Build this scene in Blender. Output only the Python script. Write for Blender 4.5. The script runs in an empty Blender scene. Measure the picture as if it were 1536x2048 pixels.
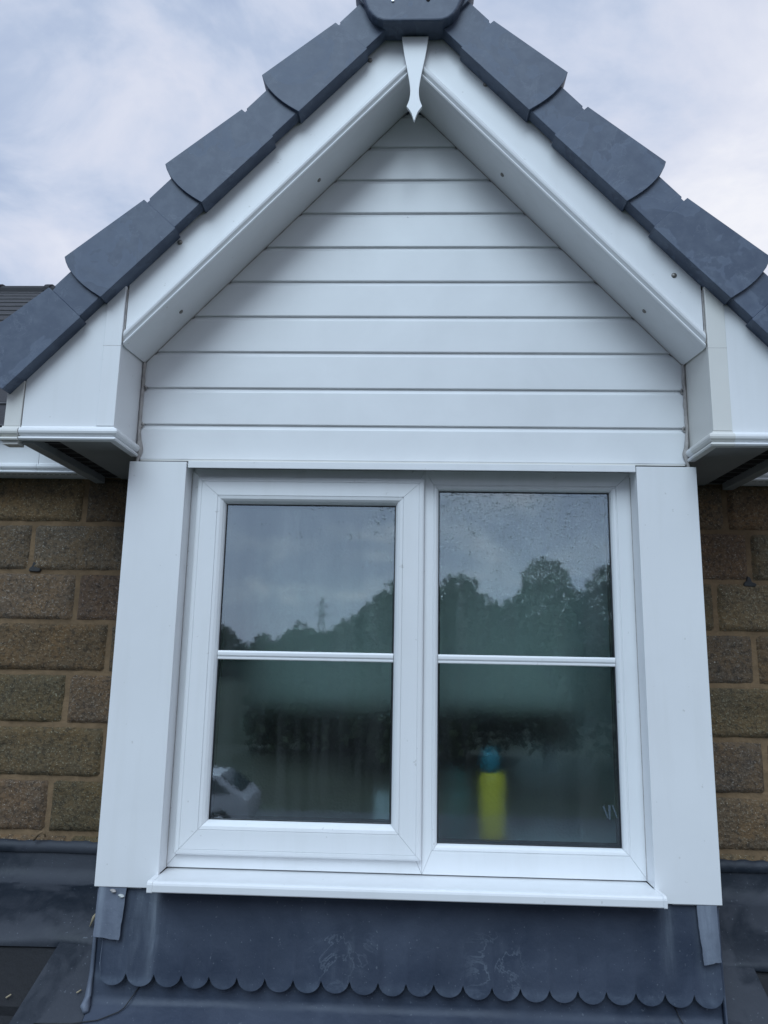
import bpy, bmesh, math, random
from mathutils import Vector, Matrix, noise

# ------------------------------------------------------------------ camera
scene = bpy.context.scene
COL = scene.collection
F_PX, PITCH, YAW, ROLL = 1490.8, 0.184535, 0.036779, 0.018790
cd = bpy.data.cameras.new("camera")
cam = bpy.data.objects.new("camera", cd)
COL.objects.link(cam)
cp, sp, cy, sy = math.cos(PITCH), math.sin(PITCH), math.cos(YAW), math.sin(YAW)
fw = Vector((-sy * cp, cy * cp, sp)); rt = Vector((cy, sy, 0)); up = rt.cross(fw)
r2 = math.cos(ROLL) * rt + math.sin(ROLL) * up
u2 = -math.sin(ROLL) * rt + math.cos(ROLL) * up
m = Matrix((r2, u2, -fw)).transposed().to_4x4()
m.translation = Vector((0.00628, -1.8333, -0.56594))
cam.matrix_world = m
cd.sensor_fit = 'HORIZONTAL'; cd.sensor_width = 36.0
cd.lens = F_PX / 1536 * 36.0
cd.clip_start = 0.05; cd.clip_end = 2000
scene.camera = cam

# ------------------------------------------------------------------ world + sun
SUN_EL, SUN_AZ = math.radians(42), math.radians(192)   # azimuth measured from +Y clockwise
world = bpy.data.worlds.new("World"); scene.world = world
world.use_nodes = True
wt = world.node_tree; wt.nodes.clear()


def N(nt, t, **kw):
    n = nt.nodes.new(t)
    for k, v in kw.items():
        if k in n.inputs.keys():
            n.inputs[k].default_value = v
        else:
            setattr(n, k, v)
    return n


def mth(nt, op, a, b=None, c=None, clamp=False):
    n = nt.nodes.new('ShaderNodeMath'); n.operation = op; n.use_clamp = clamp
    for i, x in enumerate((a, b, c)):
        if x is None:
            continue
        if isinstance(x, (int, float)):
            n.inputs[i].default_value = x
        else:
            nt.links.new(x, n.inputs[i])
    return n.outputs[0]


def ramp(nt, fac, stops, interp='LINEAR'):
    n = nt.nodes.new('ShaderNodeValToRGB'); n.color_ramp.interpolation = interp
    el = n.color_ramp.elements
    while len(el) < len(stops):
        el.new(0.5)
    for e, (p, c) in zip(el, stops):
        e.position = p
        e.color = (c[0], c[1], c[2], 1) if not isinstance(c, (int, float)) else (c, c, c, 1)
    nt.links.new(fac, n.inputs[0])
    return n.outputs[0]


def noise_tex(nt, vec, scale, detail=4, rough=0.55, dist=0.0):
    n = nt.nodes.new('ShaderNodeTexNoise')
    n.inputs['Scale'].default_value = scale; n.inputs['Detail'].default_value = detail
    n.inputs['Roughness'].default_value = rough; n.inputs['Distortion'].default_value = dist
    if vec is not None:
        nt.links.new(vec, n.inputs['Vector'])
    return n.outputs[0]


def mixc(nt, fac, a, b, blend='MIX'):
    n = nt.nodes.new('ShaderNodeMix'); n.data_type = 'RGBA'; n.blend_type = blend
    for sock, v in ((n.inputs[0], fac), (n.inputs[6], a), (n.inputs[7], b)):
        if isinstance(v, (int, float)):
            sock.default_value = v
        elif isinstance(v, tuple):
            sock.default_value = (v[0], v[1], v[2], 1)
        else:
            nt.links.new(v, sock)
    return n.outputs[2]


sky = wt.nodes.new('ShaderNodeTexSky'); sky.sky_type = 'NISHITA'; sky.sun_disc = False
sky.sun_elevation = SUN_EL; sky.sun_rotation = SUN_AZ
tc = wt.nodes.new('ShaderNodeTexCoord')
sep = wt.nodes.new('ShaderNodeSeparateXYZ'); wt.links.new(tc.outputs['Generated'], sep.inputs[0])
den = mth(wt, 'ADD', mth(wt, 'MAXIMUM', sep.outputs[2], 0.0), 0.30)
cmb = wt.nodes.new('ShaderNodeCombineXYZ')
wt.links.new(mth(wt, 'DIVIDE', sep.outputs[0], den), cmb.inputs[0])
wt.links.new(mth(wt, 'DIVIDE', sep.outputs[1], den), cmb.inputs[1])
n1 = noise_tex(wt, cmb.outputs[0], 3.1, 8, 0.57, 0.5)
mp = wt.nodes.new('ShaderNodeMapping'); mp.inputs['Location'].default_value = (3.1, 7.7, 0)
mp.inputs['Scale'].default_value = (1.0, 2.2, 1)
wt.links.new(cmb.outputs[0], mp.inputs[0])
n2 = noise_tex(wt, mp.outputs[0], 1.1, 5, 0.5, 0.3)
cloud = mth(wt, 'ADD', mth(wt, 'MULTIPLY', n1, 0.62), mth(wt, 'MULTIPLY', n2, 0.38))
bias = mth(wt, 'ADD', mth(wt, 'MULTIPLY', sep.outputs[0], 0.10), mth(wt, 'MULTIPLY', sep.outputs[1], 0.06))
cloud = mth(wt, 'ADD', cloud, bias)
ccol = ramp(wt, cloud, [(0.41, (0.41, 0.50, 0.70)), (0.475, (0.50, 0.59, 0.77)), (0.525, (0.61, 0.68, 0.84)), (0.575, (0.70, 0.745, 0.88)), (0.64, (0.79, 0.82, 0.93)), (0.72, (0.92, 0.93, 0.99))])
mr = wt.nodes.new('ShaderNodeMapRange'); mr.interpolation_type = 'SMOOTHSTEP'
mr.inputs[1].default_value = 0.70; mr.inputs[2].default_value = 1.0; mr.inputs[3].default_value = 0.0; mr.inputs[4].default_value = 1.1
wt.links.new(sep.outputs[2], mr.inputs[0])
back = mth(wt, 'ADD', mth(wt, 'MULTIPLY_ADD', sep.outputs[1], 0.06, 0.92), mr.outputs[0])
ccol = mixc(wt, 1.0, ccol, (1, 1, 1), 'MULTIPLY')
vm = wt.nodes.new('ShaderNodeVectorMath'); vm.operation = 'SCALE'
wt.links.new(ccol, vm.inputs[0]); wt.links.new(back, vm.inputs[3])
vs = wt.nodes.new('ShaderNodeVectorMath'); vs.operation = 'SCALE'; vs.inputs[3].default_value = 0.8
wt.links.new(sky.outputs[0], vs.inputs[0])
# the sky shows only faintly through the cloud: clouds / strength so both share one Background
cl = wt.nodes.new('ShaderNodeVectorMath'); cl.operation = 'SCALE'; cl.inputs[3].default_value = 10.5 / 1.366
wt.links.new(vm.outputs[0], cl.inputs[0])
skymix = mixc(wt, 0.94, vs.outputs[0], cl.outputs[0])
bg = wt.nodes.new('ShaderNodeBackground'); bg.inputs[1].default_value = 0.10
wt.links.new(skymix, bg.inputs[0])
wo = wt.nodes.new('ShaderNodeOutputWorld'); wt.links.new(bg.outputs[0], wo.inputs[0])

sd = bpy.data.lights.new("sun", 'SUN'); sd.energy = 1.38; sd.angle = math.radians(38); sd.color = (0.70, 0.87, 1.0)
sun = bpy.data.objects.new("sun", sd); COL.objects.link(sun)
sdir = Vector((math.sin(SUN_AZ) * math.cos(SUN_EL), math.cos(SUN_AZ) * math.cos(SUN_EL), math.sin(SUN_EL)))
sun.rotation_euler = sdir.to_track_quat('Z', 'Y').to_euler()
scene.view_settings.view_transform = 'Standard'; scene.view_settings.look = 'None'
scene.view_settings.exposure = 0.45; scene.view_settings.gamma = 1.0
scene.cycles.max_bounces = 10; scene.cycles.transparent_max_bounces = 16
scene.cycles.transmission_bounces = 8; scene.cycles.use_denoising = True

# ------------------------------------------------------------------ materials


def mat(name, base, rough=0.5, metal=0.0, spec=0.5, noise_amt=0.0, noise_scale=8.0, bump=0.0, bump_scale=60.0, dark=None, attr=None):
    mm = bpy.data.materials.new(name); mm.use_nodes = True
    nt = mm.node_tree; b = nt.nodes['Principled BSDF']
    b.inputs['Base Color'].default_value = (*base, 1); b.inputs['Roughness'].default_value = rough
    b.inputs['Metallic'].default_value = metal; b.inputs['Specular IOR Level'].default_value = spec
    tcn = nt.nodes.new('ShaderNodeTexCoord')
    col = None
    if noise_amt > 0:
        nz = noise_tex(nt, tcn.outputs['Object'], noise_scale, 5, 0.6, 0.3)
        f = ramp(nt, nz, [(0.35, 0.0), (0.7, 1.0)])
        d = dark if dark else tuple(c * (1 - noise_amt) for c in base)
        col = mixc(nt, f, tuple(base), d)
    if attr:
        at = nt.nodes.new('ShaderNodeAttribute'); at.attribute_name = attr
        col = mixc(nt, 1.0, col if col is not None else tuple(base), at.outputs[0], 'MULTIPLY')
    if col is not None:
        nt.links.new(col, b.inputs['Base Color'])
    if bump > 0:
        bn = nt.nodes.new('ShaderNodeBump'); bn.inputs['Strength'].default_value = 1.0
        bn.inputs['Distance'].default_value = bump
        nt.links.new(noise_tex(nt, tcn.outputs['Object'], bump_scale, 5, 0.6), bn.inputs['Height'])
        nt.links.new(bn.outputs[0], b.inputs['Normal'])
    return mm, nt, b, tcn, col


def mat_white():
    mm, nt, b, tcn, col = mat("white_upvc", (0.82, 0.83, 0.84), 0.32, noise_amt=0.05, noise_scale=3.0, bump=0.0004, bump_scale=5)
    o = tcn.outputs['Object']
    sp_ = ramp(nt, noise_tex(nt, o, 60, 2, 0.5), [(0.735, 0.0), (0.76, 1.0)])
    mp_ = nt.nodes.new('ShaderNodeMapping'); mp_.inputs['Scale'].default_value = (22, 22, 2.0); nt.links.new(o, mp_.inputs[0])
    stn = ramp(nt, noise_tex(nt, mp_.outputs[0], 1.0, 4, 0.6), [(0.50, 0.0), (0.80, 1.0)])
    c = mixc(nt, mth(nt, 'MULTIPLY', stn, 0.16), col, (0.56, 0.56, 0.52))
    c = mixc(nt, mth(nt, 'MULTIPLY', sp_, 0.35), c, (0.42, 0.41, 0.38))
    nt.links.new(c, b.inputs['Base Color'])
    return mm


WHITE = mat_white()
CREAM = mat("aged_upvc", (0.73, 0.72, 0.68), 0.38, noise_amt=0.07, noise_scale=5.0, bump=0.0004, bump_scale=5)[0]
SOFFIT = mat("soffit_shaded", (0.30, 0.31, 0.31), 0.6, noise_amt=0.15, noise_scale=6)[0]  # grey puts the shade beneath the eaves boxes into the colour
SEALANT = mat("sealant", (0.50, 0.47, 0.45), 0.7, noise_amt=0.45, noise_scale=40, bump=0.002, bump_scale=90)[0]
BLACK = mat("black_gasket", (0.010, 0.012, 0.016), 0.5)[0]
SCREWM = mat("screw_metal", (0.30, 0.28, 0.26), 0.45, metal=0.7, noise_amt=0.4, noise_scale=300)[0]
ALU = mat("bright_metal", (0.75, 0.76, 0.78), 0.3, metal=0.9)[0]
DARKV = mat("vent_dark", (0.02, 0.02, 0.022), 0.7)[0]
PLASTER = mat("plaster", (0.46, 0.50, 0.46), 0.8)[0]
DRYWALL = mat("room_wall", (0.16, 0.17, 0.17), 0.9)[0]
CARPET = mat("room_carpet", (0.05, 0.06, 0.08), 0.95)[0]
BLINDM = mat("blind_fabric", (0.60, 0.60, 0.48), 0.9, noise_amt=0.05, noise_scale=6)[0]
DARKWOOD = mat("dark_wood", (0.02, 0.02, 0.03), 0.6)[0]
YELLOW = mat("yellow_plastic", (0.95, 0.66, 0.02), 0.35)[0]
TEAL = mat("teal_plastic", (0.01, 0.22, 0.27), 0.35)[0]
ORANGEP = mat("orange_plastic", (0.42, 0.22, 0.06), 0.5)[0]
GREENGLASS = mat("green_ceramic", (0.02, 0.10, 0.09), 0.4)[0]
BOARDW = mat("painted_board", (0.55, 0.57, 0.55), 0.5)[0]


def mat_white_boards():
    mm, nt, b, tcn, col = mat("cladding_upvc", (0.80, 0.81, 0.82), 0.35, noise_amt=0.07, noise_scale=5)
    # faint dirt streaks and the slight waviness of thin extruded plastic
    mp_ = nt.nodes.new('ShaderNodeMapping'); mp_.inputs['Scale'].default_value = (3, 3, 0.7)
    nt.links.new(tcn.outputs['Object'], mp_.inputs[0])
    bn = nt.nodes.new('ShaderNodeBump'); bn.inputs['Distance'].default_value = 0.004; bn.inputs['Strength'].default_value = 0.6
    nt.links.new(noise_tex(nt, mp_.outputs[0], 2.5, 2, 0.4), bn.inputs['Height'])
    nt.links.new(bn.outputs[0], b.inputs['Normal'])
    return mm


CLAD = mat_white_boards()


def mat_verge():
    mm, nt, b, tcn, _ = mat("verge_plastic", (0.118, 0.142, 0.190), 0.45)
    o = tcn.outputs['Object']
    big = noise_tex(nt, o, 6.0, 4, 0.6, 0.4)
    f1 = ramp(nt, big, [(0.53, 0.0), (0.545, 0.8), (0.66, 0.15)])
    fine = noise_tex(nt, o, 26.0, 5, 0.65, 0.2)
    f2 = ramp(nt, fine, [(0.42, 0.0), (0.68, 1.0)])
    c = mixc(nt, f1, (0.062, 0.084, 0.130), (0.108, 0.138, 0.196))
    c = mixc(nt, mth(nt, 'MULTIPLY', f2, 0.40), c, (0.135, 0.165, 0.215))
    sc_ = noise_tex(nt, o, 13.0, 6, 0.75, 1.5)
    f3 = ramp(nt, sc_, [(0.585, 0.0), (0.60, 0.7), (0.615, 0.0)])
    c = mixc(nt, mth(nt, 'MULTIPLY', f3, 0.6), c, (0.20, 0.235, 0.29))
    nt.links.new(c, b.inputs['Base Color'])
    rr = mth(nt, 'MULTIPLY_ADD', f1, 0.10, 0.50)
    b.inputs['Specular IOR Level'].default_value = 0.45
    nt.links.new(rr, b.inputs['Roughness'])
    bn = nt.nodes.new('ShaderNodeBump'); bn.inputs['Distance'].default_value = 0.00015
    nt.links.new(noise_tex(nt, o, 90, 2, 0.4), bn.inputs['Height']); nt.links.new(bn.outputs[0], b.inputs['Normal'])
    return mm


VERGE = mat_verge()


def mat_lead(name, base, patina, streaks, amount=0.35, marks=(), edge=0.2):
    mm, nt, b, tcn, _ = mat(name, base, 0.55, metal=0.1, spec=0.4)
    o = tcn.outputs['Object']
    s = nt.nodes.new('ShaderNodeSeparateXYZ'); nt.links.new(o, s.inputs[0])
    n_big = noise_tex(nt, o, 4.5, 4, 0.55, 0.6)
    n_mid = noise_tex(nt, o, 16, 5, 0.65, 0.8)
    f = ramp(nt, n_big, [(0.5 - edge / 2, 0.0), (0.5 + edge / 2, 1.0)])
    g = ramp(nt, n_mid, [(0.45, 0.0), (0.72, 1.0)])
    c = mixc(nt, mth(nt, 'MULTIPLY', f, amount), base, patina)
    c = mixc(nt, mth(nt, 'MULTIPLY', g, amount * 0.7), c, patina)
    # lime run-off streaks below the sill ends
    mp_ = nt.nodes.new('ShaderNodeMapping'); mp_.inputs['Scale'].default_value = (60, 60, 5)
    nt.links.new(o, mp_.inputs[0])
    st = ramp(nt, noise_tex(nt, mp_.outputs[0], 1.0, 3, 0.6), [(0.40, 0.0), (0.70, 1.0)])
    for x0, w, z0, z1, k in streaks:
        dx = mth(nt, 'DIVIDE', mth(nt, 'SUBTRACT', s.outputs[0], x0), w)
        gx = mth(nt, 'POWER', 2.718, mth(nt, 'MULTIPLY', mth(nt, 'MULTIPLY', dx, dx), -1.0))
        mz = nt.nodes.new('ShaderNodeMapRange'); mz.inputs[1].default_value = z0; mz.inputs[2].default_value = z1
        nt.links.new(s.outputs[2], mz.inputs[0])
        k_ = mth(nt, 'MULTIPLY', mth(nt, 'MULTIPLY', gx, mz.outputs[0]), mth(nt, 'MULTIPLY_ADD', st, 0.7, 0.3))
        c = mixc(nt, mth(nt, 'MULTIPLY', k_, k, clamp=True), c, (0.33, 0.38, 0.44))
    # chalky wandering marks left by dried water
    for mx0, mz0, ww, hh in marks:
        n_l = noise_tex(nt, o, 8.5, 6, 0.62, 0.9)
        ln_ = ramp(nt, n_l, [(0.470, 0.0), (0.490, 0.9), (0.498, 1.0), (0.507, 0.0)])
        ax = mth(nt, 'DIVIDE', mth(nt, 'SUBTRACT', s.outputs[0], mx0), ww); az = mth(nt, 'DIVIDE', mth(nt, 'SUBTRACT', s.outputs[2], mz0), hh)
        gg = mth(nt, 'POWER', 2.718, mth(nt, 'MULTIPLY', mth(nt, 'ADD', mth(nt, 'POWER', mth(nt, 'ABSOLUTE', ax), 4.0), mth(nt, 'POWER', mth(nt, 'ABSOLUTE', az), 4.0)), -1.0))
        c = mixc(nt, mth(nt, 'MULTIPLY', mth(nt, 'MULTIPLY', mth(nt, 'MULTIPLY', st, g), gg), 0.35), c, (0.20, 0.24, 0.29))
        c = mixc(nt, mth(nt, 'MULTIPLY', mth(nt, 'MULTIPLY', ln_, gg), 0.26), c, (0.26, 0.31, 0.37))
    if marks:    # worn, paler lips of the scallops
        dz = mth(nt, 'DIVIDE', mth(nt, 'ADD', s.outputs[2], 1.300), 0.011)
        gz = mth(nt, 'POWER', 2.718, mth(nt, 'MULTIPLY', mth(nt, 'MULTIPLY', dz, dz), -1.0))
        c = mixc(nt, mth(nt, 'MULTIPLY', gz, mth(nt, 'MULTIPLY_ADD', g, 0.35, 0.10)), c, (0.17, 0.21, 0.27))
        wet = ramp(nt, noise_tex(nt, o, 3.2, 4, 0.6, 0.5), [(0.44, 0.0), (0.56, 1.0)])
        c = mixc(nt, mth(nt, 'MULTIPLY', wet, 0.35), c, (0.020, 0.029, 0.050))
    fs = ramp(nt, noise_tex(nt, o, 150, 2, 0.5), [(0.70, 0.0), (0.73, 1.0)])
    c = mixc(nt, mth(nt, 'MULTIPLY', fs, 0.35), c, (0.20, 0.23, 0.27))
    nt.links.new(c, b.inputs['Base Color'])
    nt.links.new(mth(nt, 'MULTIPLY_ADD', f, 0.15, 0.50), b.inputs['Roughness'])
    bn = nt.nodes.new('ShaderNodeBump'); bn.inputs['Distance'].default_value = 0.006
    nt.links.new(noise_tex(nt, o, 7, 3, 0.5), bn.inputs['Height'])
    bn2 = nt.nodes.new('ShaderNodeBump'); bn2.inputs['Distance'].default_value = 0.0006
    nt.links.new(noise_tex(nt, o, 120, 4, 0.6), bn2.inputs['Height']); nt.links.new(bn.outputs[0], bn2.inputs['Normal'])
    nt.links.new(bn2.outputs[0], b.inputs['Normal'])
    return mm


STREAKS = [(-0.563, 0.010, -1.33, -1.09, 0.9), (-0.60, 0.05, -1.38, -1.15, 0.35), (0.585, 0.014, -1.28, -1.09, 0.9),
           (0.67, 0.02, -1.33, -1.10, 0.6), (-0.685, 0.008, -1.25, -1.09, 0.8)]
LEAD = mat_lead("lead_sheet", (0.034, 0.047, 0.076), (0.075, 0.092, 0.130), STREAKS, 0.38, [(-0.135, -1.235, 0.065, 0.055), (0.205, -1.240, 0.060, 0.060)])
LEADEDGE = mat("lead_worn_edge", (0.17, 0.20, 0.25), 0.5)[0]
LEADPALE = mat_lead("lead_pale", (0.10, 0.12, 0.16), (0.17, 0.195, 0.25), STREAKS, 0.6)
LEADDARK = mat_lead("lead_weathered", (0.013, 0.019, 0.029), (0.048, 0.054, 0.068), [], 0.80, (), 0.07)
TILE = mat("roof_tile", (0.010, 0.011, 0.014), 0.75, noise_amt=0.4, noise_scale=9, bump=0.002, bump_scale=80)[0]
TILEGLINT = mat("tile_edge_glint", (0.14, 0.14, 0.15), 0.5, noise_amt=0.5, noise_scale=30)[0]
MORTAR = mat("mortar", (0.235, 0.155, 0.085), 0.9, noise_amt=0.35, noise_scale=25, bump=0.003, bump_scale=120)[0]


def mat_stone():
    mm, nt, b, tcn, _ = mat("split_stone", (0.16, 0.125, 0.085), 0.85)
    o = tcn.outputs['Object']
    n_a = noise_tex(nt, o, 11, 4, 0.6, 0.5); n_b = noise_tex(nt, o, 170, 3, 0.6); n_c = noise_tex(nt, o, 95, 4, 0.7)
    n_d = noise_tex(nt, o, 260, 2, 0.6)
    c = mixc(nt, ramp(nt, n_a, [(0.35, 0), (0.65, 1)]), (0.215, 0.138, 0.070), (0.155, 0.113, 0.072))
    c = mixc(nt, mth(nt, 'MULTIPLY', ramp(nt, n_c, [(0.48, 0), (0.62, 1)]), 0.65), c, (0.040, 0.034, 0.028))
    c = mixc(nt, mth(nt, 'MULTIPLY', ramp(nt, n_b, [(0.55, 0), (0.70, 1)]), 0.75), c, (0.33, 0.29, 0.22))
    c = mixc(nt, mth(nt, 'MULTIPLY', ramp(nt, n_d, [(0.66, 0), (0.72, 1)]), 0.9), c, (0.62, 0.58, 0.48))
    at = nt.nodes.new('ShaderNodeAttribute'); at.attribute_name = 'tone'
    c = mixc(nt, 1.0, c, at.outputs[0], 'MULTIPLY')
    nt.links.new(c, b.inputs['Base Color'])
    bn = nt.nodes.new('ShaderNodeBump'); bn.inputs['Distance'].default_value = 0.012
    nt.links.new(noise_tex(nt, o, 85, 6, 0.7), bn.inputs['Height'])
    nt.links.new(bn.outputs[0], b.inputs['Normal'])
    return mm


STONE = mat_stone()


def mat_outer_glass():
    mm = bpy.data.materials.new("outer_glass"); mm.use_nodes = True
    nt = mm.node_tree; nt.nodes.clear()
    out = nt.nodes.new('ShaderNodeOutputMaterial')
    tr = nt.nodes.new('ShaderNodeBsdfTransparent'); tr.inputs[0].default_value = (0.92, 0.975, 1.0, 1)
    gl = nt.nodes.new('ShaderNodeBsdfGlossy'); gl.inputs['Roughness'].default_value = 0.022
    gl.inputs['Color'].default_value = (0.84, 0.96, 1.0, 1)
    geo = nt.nodes.new('ShaderNodeNewGeometry')
    lw = nt.nodes.new('ShaderNodeLayerWeight'); lw.inputs[0].default_value = 0.5
    f = mth(nt, 'MULTIPLY_ADD', mth(nt, 'POWER', lw.outputs['Facing'], 4.0), 0.8, 0.37)
    f = mth(nt, 'MULTIPLY', f, mth(nt, 'SUBTRACT', 1.0, geo.outputs['Backfacing']))
    tcn = nt.nodes.new('ShaderNodeTexCoord'); o = tcn.outputs['Object']
    s = nt.nodes.new('ShaderNodeSeparateXYZ'); nt.links.new(o, s.inputs[0])
    # rain drops: thick on the right pane's upper part, thinning downwards and to the left
    vo = nt.nodes.new('ShaderNodeTexVoronoi'); vo.inputs['Scale'].default_value = 230; nt.links.new(o, vo.inputs['Vector'])
    sz = mth(nt, 'MULTIPLY', noise_tex(nt, o, 75, 2, 0.5), 0.62)
    drop = mth(nt, 'SUBTRACT', sz, vo.outputs['Distance'])
    drop = mth(nt, 'MAXIMUM', drop, 0.0)
    hz = nt.nodes.new('ShaderNodeMapRange'); hz.inputs[1].default_value = -0.60; hz.inputs[2].default_value = -0.18
    nt.links.new(s.outputs[2], hz.inputs[0])
    hx = nt.nodes.new('ShaderNodeMapRange'); hx.inputs[1].default_value = -0.22; hx.inputs[2].default_value = 0.30
    nt.links.new(s.outputs[0], hx.inputs[0])
    dens = mth(nt, 'MULTIPLY', hz.outputs[0], mth(nt, 'MULTIPLY_ADD', hx.outputs[0], 0.75, 0.35))
    thr = mth(nt, 'GREATER_THAN', mth(nt, 'ADD', mth(nt, 'MULTIPLY', dens, 0.62), noise_tex(nt, o, 30, 3, 0.6)), 0.80)
    dm = mth(nt, 'MULTIPLY', drop, thr)
    bn = nt.nodes.new('ShaderNodeBump'); bn.inputs['Distance'].default_value = 0.004; bn.inputs['Strength'].default_value = 1.0
    nt.links.new(dm, bn.inputs['Height'])
    # very slight waviness of the pane
    bn2 = nt.nodes.new('ShaderNodeBump'); bn2.inputs['Distance'].default_value = 0.000025
    nt.links.new(noise_tex(nt, o, 60, 3, 0.6), bn2.inputs['Height']); nt.links.new(bn2.outputs[0], bn.inputs['Normal'])
    nt.links.new(bn.outputs[0], gl.inputs['Normal'])
    # vertical dry smears: slightly milky film
    mp_ = nt.nodes.new('ShaderNodeMapping'); mp_.inputs['Scale'].default_value = (28, 28, 2.2)
    nt.links.new(o, mp_.inputs[0])
    sm = ramp(nt, noise_tex(nt, mp_.outputs[0], 1.0, 4, 0.6), [(0.42, 0.22), (0.85, 1.0)])
    df = nt.nodes.new('ShaderNodeBsdfDiffuse'); df.inputs[0].default_value = (0.6, 0.65, 0.66, 1)
    mx = nt.nodes.new('ShaderNodeMixShader'); nt.links.new(f, mx.inputs[0])
    nt.links.new(tr.outputs[0], mx.inputs[1]); nt.links.new(gl.outputs[0], mx.inputs[2])
    mx2 = nt.nodes.new('ShaderNodeMixShader')
    nt.links.new(mth(nt, 'MULTIPLY', sm, mth(nt, 'MULTIPLY_ADD', hz.outputs[0], 0.10, 0.035)), mx2.inputs[0])
    nt.links.new(mx.outputs[0], mx2.inputs[1]); nt.links.new(df.outputs[0], mx2.inputs[2])
    nt.links.new(mx2.outputs[0], out.inputs[0])
    return mm


def mat_inner_glass():
    mm = bpy.data.materials.new("obscure_glass"); mm.use_nodes = True
    nt = mm.node_tree; nt.nodes.clear()
    out = nt.nodes.new('ShaderNodeOutputMaterial')
    rf = nt.nodes.new('ShaderNodeBsdfRefraction'); rf.inputs['IOR'].default_value = 1.42
    rf.inputs['Roughness'].default_value = 0.50; rf.inputs[0].default_value = (0.93, 0.985, 1.0, 1)
    tcn = nt.nodes.new('ShaderNodeTexCoord')
    bn = nt.nodes.new('ShaderNodeBump'); bn.inputs['Distance'].default_value = 0.0012
    vo = nt.nodes.new('ShaderNodeTexVoronoi'); vo.feature = 'SMOOTH_F1'; vo.inputs['Scale'].default_value = 170
    nt.links.new(tcn.outputs['Object'], vo.inputs['Vector'])
    nt.links.new(vo.outputs['Distance'], bn.inputs['Height']); nt.links.new(bn.outputs[0], rf.inputs['Normal'])
    nt.links.new(rf.outputs[0], out.inputs[0])
    return mm


GLASSO = mat_outer_glass(); GLASSI = mat_inner_glass()

# ------------------------------------------------------------------ mesh helpers


def finish(bm, name, material, parent=None, bevel=0.0, seg=2, smooth=False, recalc=True):
    if recalc:
        bmesh.ops.recalc_face_normals(bm, faces=bm.faces)
    me = bpy.data.meshes.new(name); bm.to_mesh(me); bm.free()
    if smooth:
        for p in me.polygons:
            p.use_smooth = True
    o = bpy.data.objects.new(name, me); COL.objects.link(o)
    for mt in (material if isinstance(material, (list, tuple)) else [material]):
        me.materials.append(mt)
    if parent:
        o.parent = parent
    if bevel > 0:
        bv = o.modifiers.new('bevel', 'BEVEL'); bv.width = bevel; bv.segments = seg; bv.limit_method = 'ANGLE'
        bv.angle_limit = math.radians(40); bv.harden_normals = False
    return o


def empty(name, loc, label=None, cat=None, group=None, kind=None, parent=None):
    o = bpy.data.objects.new(name, None); COL.objects.link(o); o.location = (0, 0, 0)
    o.empty_display_size = 0.1
    tag(o, label, cat, group, kind)
    if parent:
        o.parent = parent
    return o


def tag(o, label=None, cat=None, group=None, kind=None):
    if label: o['label'] = label
    if cat: o['category'] = cat
    if group: o['group'] = group
    if kind: o['kind'] = kind
    return o


def box(bm, x0, x1, y0, y1, z0, z1):
    v = [bm.verts.new((x, y, z)) for x in (x0, x1) for y in (y0, y1) for z in (z0, z1)]
    for f in ((0, 1, 3, 2), (4, 6, 7, 5), (0, 4, 5, 1), (2, 3, 7, 6), (0, 2, 6, 4), (1, 5, 7, 3)):
        bm.faces.new([v[i] for i in f])
    return v


def prism(bm, pts, y0, y1):
    """closed outline of (x,z) points extruded from y0 to y1"""
    a = [bm.verts.new((x, y0, z)) for x, z in pts]; b = [bm.verts.new((x, y1, z)) for x, z in pts]
    n = len(pts)
    bm.faces.new(a); bm.faces.new(b[::-1])
    for i in range(n):
        j = (i + 1) % n
        bm.faces.new((a[j], a[i], b[i], b[j]))
    return a, b


def loft(bm, rings, closed=True, cap=True):
    vs_ = [[bm.verts.new(p) for p in r] for r in rings]
    n = len(rings[0])
    for a, b in zip(vs_, vs_[1:]):
        for i in range(n if closed else n - 1):
            j = (i + 1) % n
            bm.faces.new((a[i], a[j], b[j], b[i]))
    if cap and closed:
        bm.faces.new(vs_[0][::-1]); bm.faces.new(vs_[-1])
    return vs_


def tube(bm, pts, rads, n=8):
    rings = []
    P = [Vector(p) for p in pts]
    for i, p in enumerate(P):
        t = (P[min(i + 1, len(P) - 1)] - P[max(i - 1, 0)]).normalized()
        a = t.cross(Vector((0.13, 0.31, 0.94)))
        if a.length < 0.1:
            a = t.cross(Vector((1, 0, 0)))
        a.normalize(); b = t.cross(a)
        r = rads[i] if isinstance(rads, (list, tuple)) else rads
        rings.append([p + r * (math.cos(2 * math.pi * k / n) * a + math.sin(2 * math.pi * k / n) * b) for k in range(n)])
    loft(bm, rings)


def disc(bm, c, r, h, axis=(0, -1, 0), n=14, dome=True):
    c = Vector(c); ax = Vector(axis).normalized()
    a = ax.orthogonal().normalized(); b = ax.cross(a)
    prof = [(r, 0), (r, h * 0.35), (r * 0.78, h * 0.8), (r * 0.4, h)] if dome else [(r, 0), (r, h)]
    rings = [[c + ax * hh + rr * (math.cos(2 * math.pi * k / n) * a + math.sin(2 * math.pi * k / n) * b) for k in range(n)] for rr, hh in prof]
    loft(bm, rings)


def lathe(bm, c, prof, n=24):
    rings = [[Vector((c[0] + r * math.cos(2 * math.pi * k / n), c[1] + r * math.sin(2 * math.pi * k / n), c[2] + h)) for k in range(n)] for r, h in prof]
    loft(bm, rings)


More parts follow.
